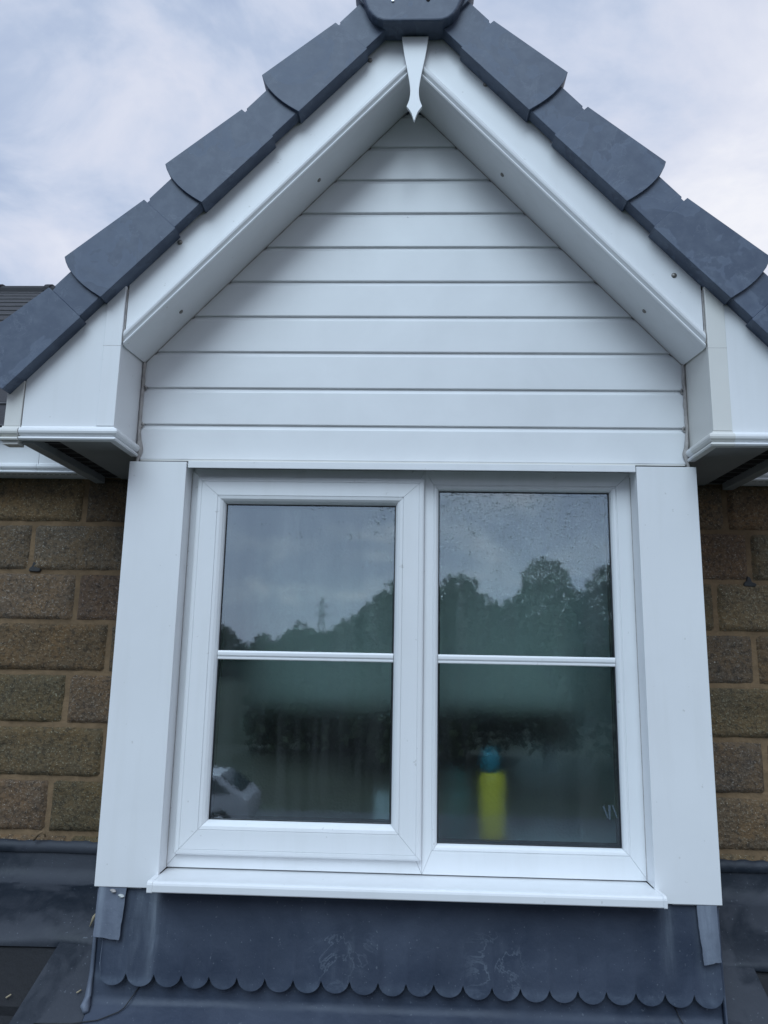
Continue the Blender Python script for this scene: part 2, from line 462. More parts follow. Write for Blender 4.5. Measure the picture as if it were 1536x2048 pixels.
def frame_ring(bm, rects, gap=0.0004, yback=None):
    """four mitred members lofted through (x0,x1,z0,z1,y) rects; each member is a piece of its own"""
    def corner(r, i):
        x0, x1, z0, z1, y = r
        return ((x0, z0), (x1, z0), (x1, z1), (x0, z1))[i] + (y,)
    for s in range(4):
        a, b = s, (s + 1) % 4
        ra, rb = [], []
        for r in rects:
            ax, az, y = corner(r, a); bx, bz, _ = corner(r, b)
            d = Vector((bx - ax, bz - az)).normalized() * gap
            ra.append(Vector((ax + d.x, y, az + d.y))); rb.append(Vector((bx - d.x, y, bz - d.y)))
        loft(bm, [ra, rb])


R = random.Random(7)
# ================================================================== THE HOUSE
house = empty("dormer_house", (0, 0, 0), "brown stone house with a white gabled dormer under slate grey verges", "house")

C0, S0 = 0.676, 0.737      # cos / sin of the 47.5 degree gable pitch
SL = 1.09
TOP = 0.927                # where the siding meets the soffits
BEAD = [(0.0, 0.0), (0.0, -0.006), (0.0028, -0.0085), (0.0058, -0.0075), (0.0068, -0.002), (0.0088, -0.002), (0.0100, -0.0065),
        (0.0135, -0.0105), (0.0175, -0.0118), (0.0215, -0.0110), (0.0250, -0.0075), (0.0268, -0.001), (0.0300, 0.0)]
# (height above the lower edge, amount forward): thin lip, groove, round bead, groove, flat


# ---- cladding
def build_cladding():
    bm = bmesh.new()
    xm = 0.699

    def xr(z):
        return min(xm, (TOP - z) / SL)
    for i in range(-1, 9):
        zl = -0.093 if i < 0 else 0.1 * i + 0.0012
        zt = 0.1 * (i + 1)
        prof = [(zl, 0.010), (zl, 0.0012), (zl + 0.0016, 0.0), (zt - 0.013, 0.0), (zt - 0.0105, 0.0008), (zt - 0.0065, 0.0042), (zt - 0.0025, 0.0062), (zt + 0.004, 0.0068), (zt + 0.004, 0.012)]
        kink = TOP - SL * xm
        if zl + 0.002 < kink < zt - 0.014:
            prof.insert(3, (kink, 0.0))
        cols = 9
        grid = []
        for (z, y) in prof:
            x = max(xr(z), 0.0005)
            grid.append([bm.verts.new((-x + 2 * x * k / (cols - 1), y, z)) for k in range(cols)])
        for a, b in zip(grid, grid[1:]):
            for k in range(cols - 1):
                bm.faces.new((a[k], a[k + 1], b[k + 1], b[k]))
    # backing sheet
    v = [bm.verts.new(p) for p in ((-xm, 0.0125, -0.093), (xm, 0.0125, -0.093), (xm, 0.0125, TOP - SL * xm), (0, 0.0125, TOP), (-xm, 0.0125, TOP - SL * xm))]
    bm.faces.new(v)
    o = finish(bm, "cladding", CLAD, house)
    return o


clad = build_cladding()
for x, z in ((-0.010, 0.7905), (-0.012, 0.5885)):
    bm = bmesh.new(); disc(bm, (x, 0.0, z), 0.0022, 0.0012)
    finish(bm, "cladding_pin", WHITE, clad)
# trim under the lowest board
bm = bmesh.new(); box(bm, -0.69, 0.69, 0.001, 0.012, -0.0968, -0.0932)
finish(bm, "cladding_trim", CREAM, clad)
bm = bmesh.new(); box(bm, -0.69, 0.69, 0.003, 0.012, -0.106, -0.0970)  # dark strip standing in for the shadow below the trim
finish(bm, "trim_shadow_strip", DARKV, clad)


# ---- barge boards and soffits, left and right
def rail(bm, side, prof, z0, y0, xa, xb):
    rings = []
    for x in (xa, xb):
        rings.append([(side * x, y0 + dy, z0 - SL * x + w / C0) for w, dy in prof])
    loft(bm, rings)


def mirror_seq(side, rings):
    return rings


for side in (-1, 1):
    bm = bmesh.new()
    prof = BEAD + [(0.135, 0.0), (0.135, 0.018), (0.0, 0.018)]
    rail(bm, side, prof, 0.912, -0.145, 0.0006, 0.6965)
    bb = finish(bm, "barge_board", WHITE, house, bevel=0)
    bm = bmesh.new()
    rings = []
    for x in (0.0005, 0.6975):
        rings.append([(side * x, -0.137, 0.914 - SL * x), (side * x, 0.001, TOP + 0.0005 - SL * x), (side * x, 0.001, TOP + 0.012 - SL * x), (side * x, -0.137, 0.926 - SL * x)])
    loft(bm, rings)
    sf = finish(bm, "gable_soffit", WHITE, house)
    # screws on the face of the barge board and up in the soffit
    for x, z in (((-0.1144, 0.9443), (-0.5784, 0.428)) if side < 0 else ((0.1845, 0.8701), (0.6348, 0.3396))):
        bm = bmesh.new(); disc(bm, (x, -0.1445, z), 0.0065, 0.0045)
        finish(bm, "screw", SCREWM, bb, smooth=True)
    for x in ((0.247, 0.589) if side < 0 else (0.2351, 0.585)):
        z = 0.9205 - SL * x
        bm = bmesh.new(); disc(bm, (side * x, -0.07, z + 0.001), 0.006, 0.004, axis=(-side * S0, 0, -C0))
        finish(bm, "screw", SCREWM, sf, smooth=True)
    # sealant where soffit meets the cladding
    bm = bmesh.new()
    pts = []
    for k in range(60):
        x = 0.02 + (0.695 - 0.02) * k / 59
        pts.append((side * x, -0.0008, TOP - 0.0012 - SL * x + 0.0008 * noise.noise(Vector((k * 0.9, side, 0)))))
    tube(bm, pts, [0.0012 + 0.0006 * abs(noise.noise(Vector((k * 0.5, 3, side)))) for k in range(60)], 6)
    finish(bm, "sealant_bead", SEALANT, sf, smooth=True)

# ---- finial
bm = bmesh.new()
half = [(0.995, 0.0340), (0.985, 0.0335), (0.934, 0.0262), (0.900, 0.0198), (0.877, 0.0158), (0.856, 0.0126), (0.842, 0.0112), (0.8345, 0.0109), (0.822, 0.0115),
        (0.8095, 0.0134), (0.800, 0.0163), (0.7915, 0.0197), (0.7875, 0.0172), (0.779, 0.0112), (0.770, 0.0068), (0.7615, 0.0040), (0.753, 0.0016), (0.7505, 0.0004)]
pts = [(0.0025 + h, z) for z, h in half] + [(0.0025 - h, z) for z, h in reversed(half)]
prism(bm, pts, -0.1665, -0.157)
finial = finish(bm, "finial", WHITE, house, bevel=0.0006, seg=1)


# ---- dry verge units
def verge_pt(side, s, w):
    return (side * (s * C0 + w * S0), 1.072 - s * S0 + w * C0)


def verge_unit(side, sk):
    bm = bmesh.new()
    yb = -0.146
    # large leading part with the bulged lower end
    L = 0.238
    key = [(0.1410, 0.0), (0.1290, 0.0070), (0.1150, 0.0125), (0.1040, 0.0150), (0.0900, 0.0172), (0.0750, 0.0186), (0.0600, 0.0188), (0.0450, 0.0180), (0.0280, 0.0160), (0.0120, 0.0132), (0.0, 0.0110)]
    arc = [(sk + ds, w) for w, ds in key]
    out = [(sk - L, -0.001), (sk - L, 0.1125)] + arc + [(sk + 0.0108, -0.001)]
    P = [verge_pt(side, s, w) for s, w in out]
    n = len(P)
    fr, bk = [], []
    for (s, w), (x, z) in zip(out, P):
        yy = -0.190 - 0.004 * (1 - (sk - s) / L) + 0.0022 * (1 - max(0, w) / 0.14)
        fr.append(bm.verts.new((x, yy, z))); bk.append(bm.verts.new((x, yb, z)))
    bm.faces.new(fr); bm.faces.new(bk[::-1])
    for i in range(n):
        j = (i + 1) % n
        bm.faces.new((fr[j], fr[i], bk[i], bk[j]))
    u = finish(bm, "verge_tile", VERGE, house, bevel=0.0022, seg=2)
    # narrower head that runs up under the unit above, with its raised locating rib
    bm = bmesh.new()
    out = [(sk - L - 0.132, 0.0055), (sk - L - 0.132, 0.109), (sk - L - 0.012, 0.109), (sk - L - 0.010, 0.105), (sk - L, 0.105), (sk - L, 0.0055)]
    prism(bm, [verge_pt(side, s, w) for s, w in out], -0.1835, -0.150)
    finish(bm, "verge_head", VERGE, u, bevel=0.0015)
    return u


for side in (-1, 1):
    for k in range(-1, 4):
        if k == 3:
            continue
        verge_unit(side, 0.4145 + 0.3392 * k)
    # bottom unit: only its upper length is needed to reach the eaves
verge_unit(-1, 0.4145 + 0.3392 * 3 - 0.022); verge_unit(1, 0.4145 + 0.3392 * 3 - 0.022)

# ---- ridge end cap
bm = bmesh.new()
cp_pts = []
for side in (1, -1):
    seq = [(0.060, 0.9985), (0.075, 1.000), (0.090, 1.006), (0.103, 1.017), (0.113, 1.032), (0.120, 1.050), (0.130, 1.078), (0.1385, 1.105), (0.143, 1.135), (0.142, 1.170), (0.130, 1.215), (0.105, 1.258), (0.060, 1.290), (0.0, 1.300)]
    if side == 1:
        cp_pts += [(-0.004 + x, z) for x, z in seq]
    else:
        cp_pts += [(-0.004 - x, z) for x, z in reversed(seq[:-1])]
prism(bm, cp_pts, -0.212, -0.146)
capo = finish(bm, "ridge_cap", VERGE, house, bevel=0.006, seg=3)
for x, z, mt in ((-0.0552, 1.057, ALU), (-0.0119, 1.0714, SCREWM), (0.0341, 1.0588, DARKV)):
    bm = bmesh.new(); disc(bm, (x, -0.2118, z), 0.005, 0.003)
    finish(bm, "screw", mt, capo, smooth=True)

# ---- dormer roof behind the verges (stepped tile courses) and ridge
for side in (-1, 1):
    bm = bmesh.new()
    for k in range(4):
        s1 = 0.411 + 0.339 * (k) - 0.01; s0 = s1 - 0.36
        if k == 0:
            s0 = 0.0
        pr = [verge_pt(side, s0, 0.095), verge_pt(side, s1, 0.118), verge_pt(side, s1, 0.094), verge_pt(side, s0, 0.07)]
        prism(bm, pr, -0.160, 3.2)
    finish(bm, "dormer_roof", TILE, house)
bm = bmesh.new()
ring = []
for k in range(13):
    a = math.pi * k / 12
    ring.append((0.125 * math.cos(a), 1.205 + 0.12 * math.sin(a)))
prism(bm, ring, -0.15, 3.2)
finish(bm, "dormer_ridge", VERGE, house)

# ---- boxed eaves returns left and right
for side in (-1, 1):
    mtA = WHITE; mtB = CREAM if side > 0 else WHITE
    yf = -0.152
    # front panel
    bm = bmesh.new()
    poly = [(0.745, -0.0524), (0.925, -0.0524), (0.925, 1.095 - SL * 0.925), (0.745, 1.095 - SL * 0.745)]
    prism(bm, [(side * x, z) for x, z in poly], yf, yf + 0.012)
    bx = finish(bm, "eaves_box", mtA, house)
    # body that fills the box (its inner cheek faces the window)
    bm = bmesh.new()
    poly = [(0.701, -0.0524), (0.7445, -0.0524), (0.7445, 1.09 - SL * 0.7445), (0.701, 1.09 - SL * 0.701)]
    prism(bm, [(side * x, z) for x, z in poly], yf - 0.0022, yf + 0.012)
    finish(bm, "corner_trim", mtB, bx, bevel=0.0012)
    bm = bmesh.new()
    box(bm, min(side * 0.702, side * 0.712), max(side * 0.702, side * 0.712), yf + 0.012, 0.012, -0.06, 0.30)
    finish(bm, "box_cheek", mtA if side < 0 else CREAM, bx)
    # thin joint across the corner trim
    bm = bmesh.new()
    box(bm, min(side * 0.7008, side * 0.7447), max(side * 0.7008, side * 0.7447), yf - 0.0024, yf - 0.0015, 0.1500, 0.1508)
    finish(bm, "trim_joint", SEALANT, bx)
    # ogee along the front and round the inner corner
    bm = bmesh.new()
    z0 = -0.0885
    fp = BEAD + [(0.0304, 0.0), (0.0304, 0.010), (0.0, 0.010)]

    def at(x, y, ox, oy):
        return [(side * (x - ox * (-dy)), y + oy * (dy), z0 + w * 1.18) for w, dy in fp]
    rings = [at(0.9255, yf, 0, 1), at(0.7008, yf, 1, 1), at(0.7008, -0.0065, 1, 0)]
    loft(bm, rings)
    finish(bm, "ogee_moulding", mtA, bx)
    if side > 0:   # cream sleeve over the corner
        bm = bmesh.new()

        def at2(x, y, ox, oy):
            return [(side * (x - ox * (-dy + 0.0015)), y + oy * (dy - 0.0015), z0 - 0.001 + w * 1.2) for w, dy in fp]
        loft(bm, [at2(0.7455, yf, 0, 1), at2(0.7008, yf, 1, 1), at2(0.7008, -0.045, 1, 0)])
        finish(bm, "corner_sleeve", CREAM, bx)
    # outer end piece
    bm = bmesh.new()
    prism(bm, [(side * x, z) for x, z in ((0.9275, -0.0545), (0.967, -0.0545), (0.967, 0.060), (0.9275, 0.085))], yf - 0.003, yf + 0.02)
    finish(bm, "end_trim", CREAM, bx, bevel=0.001)
    bm = bmesh.new()
    loft(bm, [[(side * 0.9272, yf - 0.002 + dy, -0.0905 + w * 1.2) for w, dy in fp], [(side * 0.971, yf - 0.002 + dy, -0.0905 + w * 1.2) for w, dy in fp]])
    box(bm, min(side * 0.930, side * 0.966), max(side * 0.930, side * 0.966), yf, yf + 0.03, -0.0985, -0.0890)
    finish(bm, "end_moulding", CREAM, bx)
    # underside: flat soffit, vent strip with slots, outer rail
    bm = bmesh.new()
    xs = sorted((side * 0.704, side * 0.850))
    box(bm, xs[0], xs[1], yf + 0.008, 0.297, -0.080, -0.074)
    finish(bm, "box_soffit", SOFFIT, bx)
    bm = bmesh.new()
    xs = sorted((side * 0.8505, side * 0.897))
    box(bm, xs[0], xs[1], yf + 0.008, 0.297, -0.076, -0.072)
    vg = finish(bm, "vent_strip", mat("vent_grille", (0.16, 0.165, 0.17), 0.5)[0] if side < 0 else bpy.data.materials["vent_grille"], bx)
    bm = bmesh.new()
    for k in range(9):
        y = -0.128 + k * 0.0455
        xs2 = sorted((side * 0.8545, side * 0.8935))
        box(bm, xs2[0], xs2[1], y + 0.003, y + 0.0425, -0.0768, -0.0761)
        for q in range(3):
            yy = y + 0.0125 + q * 0.0105
            box(bm, xs2[0], xs2[1], yy - 0.0008, yy + 0.0008, -0.0782, -0.0769)
    finish(bm, "vent_slots", DARKV, bx)
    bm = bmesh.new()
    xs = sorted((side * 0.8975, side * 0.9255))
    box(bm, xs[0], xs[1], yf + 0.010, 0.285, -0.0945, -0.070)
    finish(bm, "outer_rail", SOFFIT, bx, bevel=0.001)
    bm = bmesh.new()
    xs = sorted((side * 0.9262, side * 0.938))
    box(bm, xs[0], xs[1], yf + 0.012, 0.29, -0.086, 0.06)
    finish(bm, "outer_cheek", WHITE, bx)
    # sealant where the box meets the cladding and the barge board
    bm = bmesh.new()
    pts, rr = [], []
    for k in range(70):
        t = k / 69
        z = 0.168 - t * 0.272
        wob = 0.0016 * noise.noise(Vector((t * 9, side * 4, 1))) + (0.006 * math.exp(-((t - 0.86) / 0.09) ** 2))
        pts.append((side * (0.697 - wob), -0.0035, z))
        rr.append(0.0042 + 0.0018 * noise.noise(Vector((t * 14, side, 5))) + 0.0035 * math.exp(-((t - 0.86) / 0.07) ** 2))
    tube(bm, pts, rr, 8)
    for z in (0.0995, -0.0005):
        tube(bm, [(side * 0.692, -0.002, z + 0.004), (side * 0.688, -0.002, z - 0.001), (side * 0.6905, -0.002, z - 0.007), (side * 0.695, -0.002, z - 0.010)], 0.0026, 6)
    finish(bm, "sealant_bead", SEALANT, bx, smooth=True)
    bm = bmesh.new()
    pts = [(side * (0.6985), -0.1475 + 0.0006, 0.30 - k * 0.0072) for k in range(19)] + [(side * 0.6985, -0.1475 + k * 0.0118, 0.163 + 0.0005 * k) for k in range(13)]
    tube(bm, pts, [0.0013 + 0.0009 * abs(noise.noise(Vector((k * 0.7, side, 8)))) + (0.0016 if 14 < k < 20 else 0) for k in range(len(pts))], 6)
    finish(bm, "joint_sealant", SEALANT, bx, smooth=True)

# ---- cover boards (posts) either side of the window
for side in (-1, 1):
    bm = bmesh.new()
    xs = sorted((side * 0.5592, side * 0.705))
    zt = -0.1065 if side < 0 else -0.1075
    box(bm, xs[0], xs[1], -0.030, -0.018, -1.105, zt)
    xi = sorted((side * 0.5592, side * 0.5712))
    cb = finish(bm, "cover_board", WHITE, house, bevel=0.0012)
    bm = bmesh.new()
    box(bm, xi[0], xi[1], -0.0178, 0.036, -1.0755, -0.1085)
    finish(bm, "reveal_board", WHITE, cb, bevel=0.0006)
    # dark line of the reveal joint
    bm = bmesh.new()
    tube(bm, [(side * 0.5588, 0.0255, -1.073 + 0.019 * k) for k in range(51)], [0.0009 + 0.0006 * abs(noise.noise(Vector((k, side, 2)))) for k in range(51)], 5)
    finish(bm, "joint_sealant", SEALANT, cb, smooth=True)
# cheeks of the dormer behind the posts, timber strip behind the boards
for side in (-1, 1):
    bm = bmesh.new()
    xs = sorted((side * 0.60, side * 0.6985))
    box(bm, xs[0], xs[1], -0.0175, 0.40, -1.11, -0.1090)
    finish(bm, "dormer_cheek", WHITE, house)
# head trim
bm = bmesh.new()
box(bm, -0.5555, 0.5575, -0.030, -0.024, -0.1215, -0.1045)
box(bm, -0.5555, 0.5575, -0.0239, 0.029, -0.1085, -0.1045)
hd = finish(bm, "head_trim", WHITE, house, bevel=0.0008)
bm = bmesh.new()
box(bm, -0.556, 0.5575, -0.0235, 0.002, -0.1040, -0.1010)
finish(bm, "head_packer", CREAM, hd)

# ================================================================== window
win = empty("window", (0, 0, 0), parent=house)
bm = bmesh.new()
FL, FR, FB, FT = -0.5625, 0.5625, -1.0750, -0.1090
MX = 0.0415    # joint between the two lights
frame_ring(bm, [(FL, MX - .0002, FB, FT, 0.085), (FL, MX - .0002, FB, FT, 0.030), (-0.522, 0.020, -1.030, -0.150, 0.030), (-0.522, 0.020, -1.030, -0.150, 0.085)])
finish(bm, "left_frame", WHITE, win, bevel=0.0006, seg=1).name = "window_frame"
bm = bmesh.new()
frame_ring(bm, [(MX + .0002, FR, FB, FT, 0.085), (MX + .0002, FR, FB, FT, 0.030), (0.0628, 0.5255, -1.0255, -0.1448, 0.030),
                (0.0635, 0.5248, -1.0248, -0.1455, 0.0325), (0.0650, 0.5233, -1.0233, -0.1470, 0.0322), (0.0665, 0.5218, -1.0215, -0.1487, 0.0300),
                (0.0705, 0.5165, -1.0165, -0.1530, 0.0312), (0.0745, 0.5125, -1.0125, -0.1565, 0.0352),
                (0.0765, 0.5105, -1.0105, -0.1585, 0.0400), (0.0770, 0.5100, -1.0100, -0.1590, 0.0470), (0.0770, 0.5100, -1.0100, -0.1590, 0.085)])
finish(bm, "window_frame", WHITE, win)


def inset(r, l, rr, b, t, y):
    return (r[0] + l, r[1] - rr, r[2] + b, r[3] - t, y)


SX = (-0.5405, 0.0395, -1.0430, -0.1340)
bm = bmesh.new()
i_ = lambda d, y: inset(SX, d, d, d, d, y)
G = (-0.4665, -0.0320, -0.9670, -0.2020)
rects = [i_(0, 0.060), i_(0, 0.0165), i_(0.0015, 0.0135), i_(0.0045, 0.0118), i_(0.0115, 0.0105), i_(0.0125, 0.0122), i_(0.0138, 0.0105)]
rects += [inset(SX, 0.0540, 0.0515, 0.0560, 0.0480, 0.0100), inset(SX, 0.0548, 0.0523, 0.0568, 0.0488, 0.0125), inset(SX, 0.0560, 0.0535, 0.0580, 0.0500, 0.0105),
          inset(SX, 0.0620, 0.0600, 0.0650, 0.0570, 0.0118), inset(SX, 0.0680, 0.0660, 0.0705, 0.0620, 0.0165), inset(SX, 0.0722, 0.0700, 0.0745, 0.0660, 0.0235),
          (*G, 0.0300), (*G, 0.060)]
frame_ring(bm, rects)
sash = finish(bm, "sash", WHITE, win)
GR = (0.0770, 0.5100, -1.0100, -0.1590)
for g, gy in ((G, 0.0290), (GR, 0.0455)):
    bm = bmesh.new()
    frame_ring(bm, [(g[0] - .002, g[1] + .002, g[2] - .002, g[3] + .002, gy + .001), (g[0] + .0022, g[1] - .0022, g[2] + .0022, g[3] - .0022, gy + .0012), (g[0] + .0028, g[1] - .0028, g[2] + .0028, g[3] - .0028, gy + .0040), (g[0] - .002, g[1] + .002, g[2] - .002, g[3] + .002, gy + .004)], gap=0)
    finish(bm, "gasket", BLACK, win)
    bm = bmesh.new()
    box(bm, g[0] - .001, g[1] + .001, gy + .0045, gy + .0085, g[2] - .001, g[3] + .001)
    finish(bm, "pane", GLASSO, win)
    bm = bmesh.new()
    frame_ring(bm, [(g[0] - .001, g[1] + .001, g[2] - .001, g[3] + .001, gy + .0088), (g[0] + .0050, g[1] - .0050, g[2] + .0050, g[3] - .0050, gy + .0088), (g[0] + .0050, g[1] - .0050, g[2] + .0050, g[3] - .0050, gy + .0285), (g[0] - .001, g[1] + .001, g[2] - .001, g[3] + .001, gy + .0285)], gap=0)
    finish(bm, "spacer_bar", mat("spacer", (0.012, 0.014, 0.018), 0.35)[0], win)
    bm = bmesh.new()
    box(bm, g[0] - .001, g[1] + .001, gy + .0290, gy + .0330, g[2] - .001, g[3] + .001)
    finish(bm, "inner_pane", GLASSI, win)
    # applied glazing bar
    bm = bmesh.new()
    y = gy + 0.0042
    zt, zb = -0.5712, -0.5930
    pr = [(y, zt), (y - .0060, zt), (y - .0090, zt - .0018), (y - .0100, zt - .0045), (y - .0100, zt - .0105), (y - .0088, zt - .0128), (y - .0062, zt - .0140), (y - .0062, zt - .0152), (y - .0080, zt - .0165), (y - .0080, zt - .0200), (y - .0060, zb), (y, zb)]
    loft(bm, [[(g[0] + .0005, a, b) for a, b in pr], [(g[1] - .0005, a, b) for a, b in pr]])
    finish(bm, "glazing_bar", WHITE, win)
# sill
bm = bmesh.new()
pr = [(0.060, -1.0790), (-0.060, -1.0765), (-0.074, -1.0758), (-0.0790, -1.0768), (-0.0820, -1.0795), (-0.0832, -1.0835), (-0.0830, -1.0965), (-0.0815, -1.0985), (-0.070, -1.0990), (-0.070, -1.0900), (0.060, -1.0900)]
loft(bm, [[(-0.5585, a, b) for a, b in pr], [(0.5588, a, b) for a, b in pr]])
pr2 = [(-0.0305, -1.0775), (-0.074, -1.0758), (-0.0790, -1.0768), (-0.0820, -1.0795), (-0.0832, -1.0835), (-0.0830, -1.0965), (-0.0815, -1.0985), (-0.070, -1.0990), (-0.0305, -1.0990)]
for xa, xb in ((-0.5625, -0.5588), (0.5590, 0.5650)):
    loft(bm, [[(xa, a, b) for a, b in pr2], [(xb, a, b) for a, b in pr2]])
sill = finish(bm, "window_sill", WHITE, win)
for xa, xb in ((-0.5665, -0.5540), (0.5605, 0.5680)):
    bm = bmesh.new()
    loft(bm, [[(xa, a - .0012, b + (0.001 if k < 5 else -0.0012)) for k, (a, b) in enumerate(pr2)], [(xb, a - .0012, b + (0.001 if k < 5 else -0.0012)) for k, (a, b) in enumerate(pr2)]])
    finish(bm, "sill_end_cap", WHITE, sill, bevel=0.0008)

# reflected strokes painted as thin shapes in the glass's lower right corner
REFLSTROKE = mat("stroke_reflection", (0.055, 0.080, 0.100), 0.8)[0]
bm = bmesh.new()
for (xa, za, xb, zb_, w) in ((0.4705, -0.9170, 0.4810, -0.9450, .0022), (0.4850, -0.9150, 0.4850, -0.9480, .0028), (0.4925, -0.9150, 0.5020, -0.9430, .0020)):
    d = Vector((xb - xa, zb_ - za)).normalized(); nrm = Vector((-d.y, d.x)) * w
    prism(bm, [(xa - nrm.x, za - nrm.y), (xb - nrm.x * .7, zb_ - nrm.y * .7), (xb + nrm.x * .7, zb_ + nrm.y * .7), (xa + nrm.x, za + nrm.y)], 0.04975, 0.04995)
finish(bm, "reflected_strokes", REFLSTROKE, win)

# ================================================================== stone wall of the house
ZC = [-0.215 - 0.1425 * j for j in range(-2, 12)]


def wall_blocks(side):
    bm = bmesh.new(); tone = bm.loops.layers.float_color.new('tone')
    rr = random.Random(21 + side)
    fixedL = {0: -0.9546, 1: -1.1006, 2: -0.955, 3: -0.8496, 4: -0.956, 5: -0.8364, 6: -0.9775}
    fixedR = {0: 0.905, 1: 0.9628, 2: 0.86, 3: 0.9587, 4: 1.05, 5: 0.967, 6: 1.03, 7: 0.93}
    Y = 0.292
    for ci in range(-1, 10):
        zt = -0.215 - 0.1425 * (ci - 1); zb = zt - 0.1425
        if True:
            fx = (fixedL if side < 0 else fixedR).get(ci, side * rr.uniform(0.85, 1.1))
            xs = [fx]
            while side * xs[-1] < 3.1:
                xs.append(xs[-1] + side * rr.choice((0.43, 0.43, 0.33, 0.29)))
            inner = [fx]
            while side * inner[-1] > 0.6:
                inner.append(inner[-1] - side * 0.40)
            inner[-1] = side * 0.56
            xs = sorted(set(inner + xs))
            for a, b in zip(xs, xs[1:]):
                if b - a < 0.03:
                    continue
                x0, x1 = a + 0.0045, b - 0.0045
                z0, z1 = zb + 0.0040, zt - 0.0040
                near = abs(a) < 1.6 or abs(b) < 1.6
                nx = max(3, int((x1 - x0) / (0.011 if near else 0.05))); nz = 13 if near else 4
                br = rr.uniform(0.72, 1.15); tn = (br * rr.uniform(0.95, 1.12), br, br * rr.uniform(0.85, 1.1), 1)
                sd_ = rr.uniform(0, 99)
                g = []
                for i in range(nz + 1):
                    row = []
                    for j in range(nx + 1):
                        u, v = j / nx, i / nz
                        x = x0 + (x1 - x0) * u; z = z0 + (z1 - z0) * v
                        e = min(u * (x1 - x0), (1 - u) * (x1 - x0), v * (z1 - z0), (1 - v) * (z1 - z0))
                        q = Vector((x * 14, sd_, z * 14))
                        h = 0.010 * noise.noise(q) + 0.006 * noise.noise(q * 3.1) + 0.0035 * noise.noise(q * 7.3)
                        y = Y - min(1, (e / 0.010) ** 0.6) * (0.0060 + 0.6 * h)
                        wx = 0.0012 * noise.noise(Vector((z * 30, sd_, 1))) if j in (0, nx) else 0
                        wz = 0.0012 * noise.noise(Vector((x * 30, sd_, 2))) if i in (0, nz) else 0
                        row.append(bm.verts.new((x + wx, y if e > 0 else Y + 0.006, z + wz)))
                    g.append(row)
                for i in range(nz):
                    for j in range(nx):
                        f = bm.faces.new((g[i][j], g[i][j + 1], g[i + 1][j + 1], g[i + 1][j])); f.smooth = True
                        for lp in f.loops:
                            lp[tone] = tn
    o = finish(bm, "stone_wall", STONE, house, recalc=False)
    return o


walls = {}
for side in (-1, 1):
    sw = walls[side] = wall_blocks(side)
    xs = sorted((side * 3.2, side * 0.60))
    bm = bmesh.new()
    nx, nz = 300, 160
    g = []
    for i in range(nz + 1):
        row = []
        for j in range(nx + 1):
            x = xs[0] + (xs[1] - xs[0]) * j / nx; z = -1.9 + 2.0 * i / nz
            row.append(bm.verts.new((x, 0.295 + 0.002 * noise.noise(Vector((x * 22, 5, z * 22))), z)))
        g.append(row)
    for i in range(nz):
        for j in range(nx):
            bm.faces.new((g[i][j], g[i][j + 1], g[i + 1][j + 1], g[i + 1][j])).smooth = True
    finish(bm, "mortar", MORTAR, sw, recalc=False)
# dark plugs in two joints, straw ties in the bed joint
for x, z in ((-1.083, -0.3500), (0.9581, -0.362)):
    bm = bmesh.new()
    side = -1 if x < 0 else 1
    pts = [(-0.019, -0.008), (0.016, -0.009), (0.020, 0.001), (0.006, 0.006), (0.002, 0.020), (-0.006, 0.026), (-0.010, 0.010), (-0.018, 0.003)]
    prism(bm, [(x + a * 0.9, z + b * 0.85) for a, b in pts], 0.2872, 0.30)
    finish(bm, "joint_plug", mat("dark_filler", (0.055, 0.055, 0.056), 0.9, noise_amt=0.4, noise_scale=60)[0], walls[side], bevel=0.002)
# inner core of the wall
bm = bmesh.new()
for xs in ((-3.2, -0.72), (0.72, 3.2)):
    box(bm, xs[0], xs[1], 0.30, 0.42, -6.0, 0.05)
finish(bm, "wall_core", DRYWALL, house)

# ---- main roof eaves: fascia behind the dormer boxes
for side in (-1, 1):
    for xa, xb in ((0.938, 1.0583), (1.0595, 3.2)):
        bm = bmesh.new()
        fp = BEAD + [(0.112, 0.0), (0.112, 0.012), (0.0, 0.012)]
        loft(bm, [[(side * xa, 0.2 + dy, -0.086 + w) for w, dy in fp], [(side * xb, 0.2 + dy, -0.086 + w) for w, dy in fp]])
        finish(bm, "main_fascia", WHITE, house)
    bm = bmesh.new()
    xs = sorted((side * 0.938, side * 3.2))
    box(bm, xs[0], xs[1], 0.21, 0.30, -0.080, -0.076)
    ms = finish(bm, "main_soffit", WHITE, house)
    bm = bmesh.new()
    for k in range(40):
        x = 0.96 + k * 0.018
        xx = sorted((side * x, side * (x + 0.011)))
        box(bm, xx[0], xx[1], 0.222, 0.236, -0.0812, -0.0801)
    finish(bm, "vent_slots", DARKV, ms)

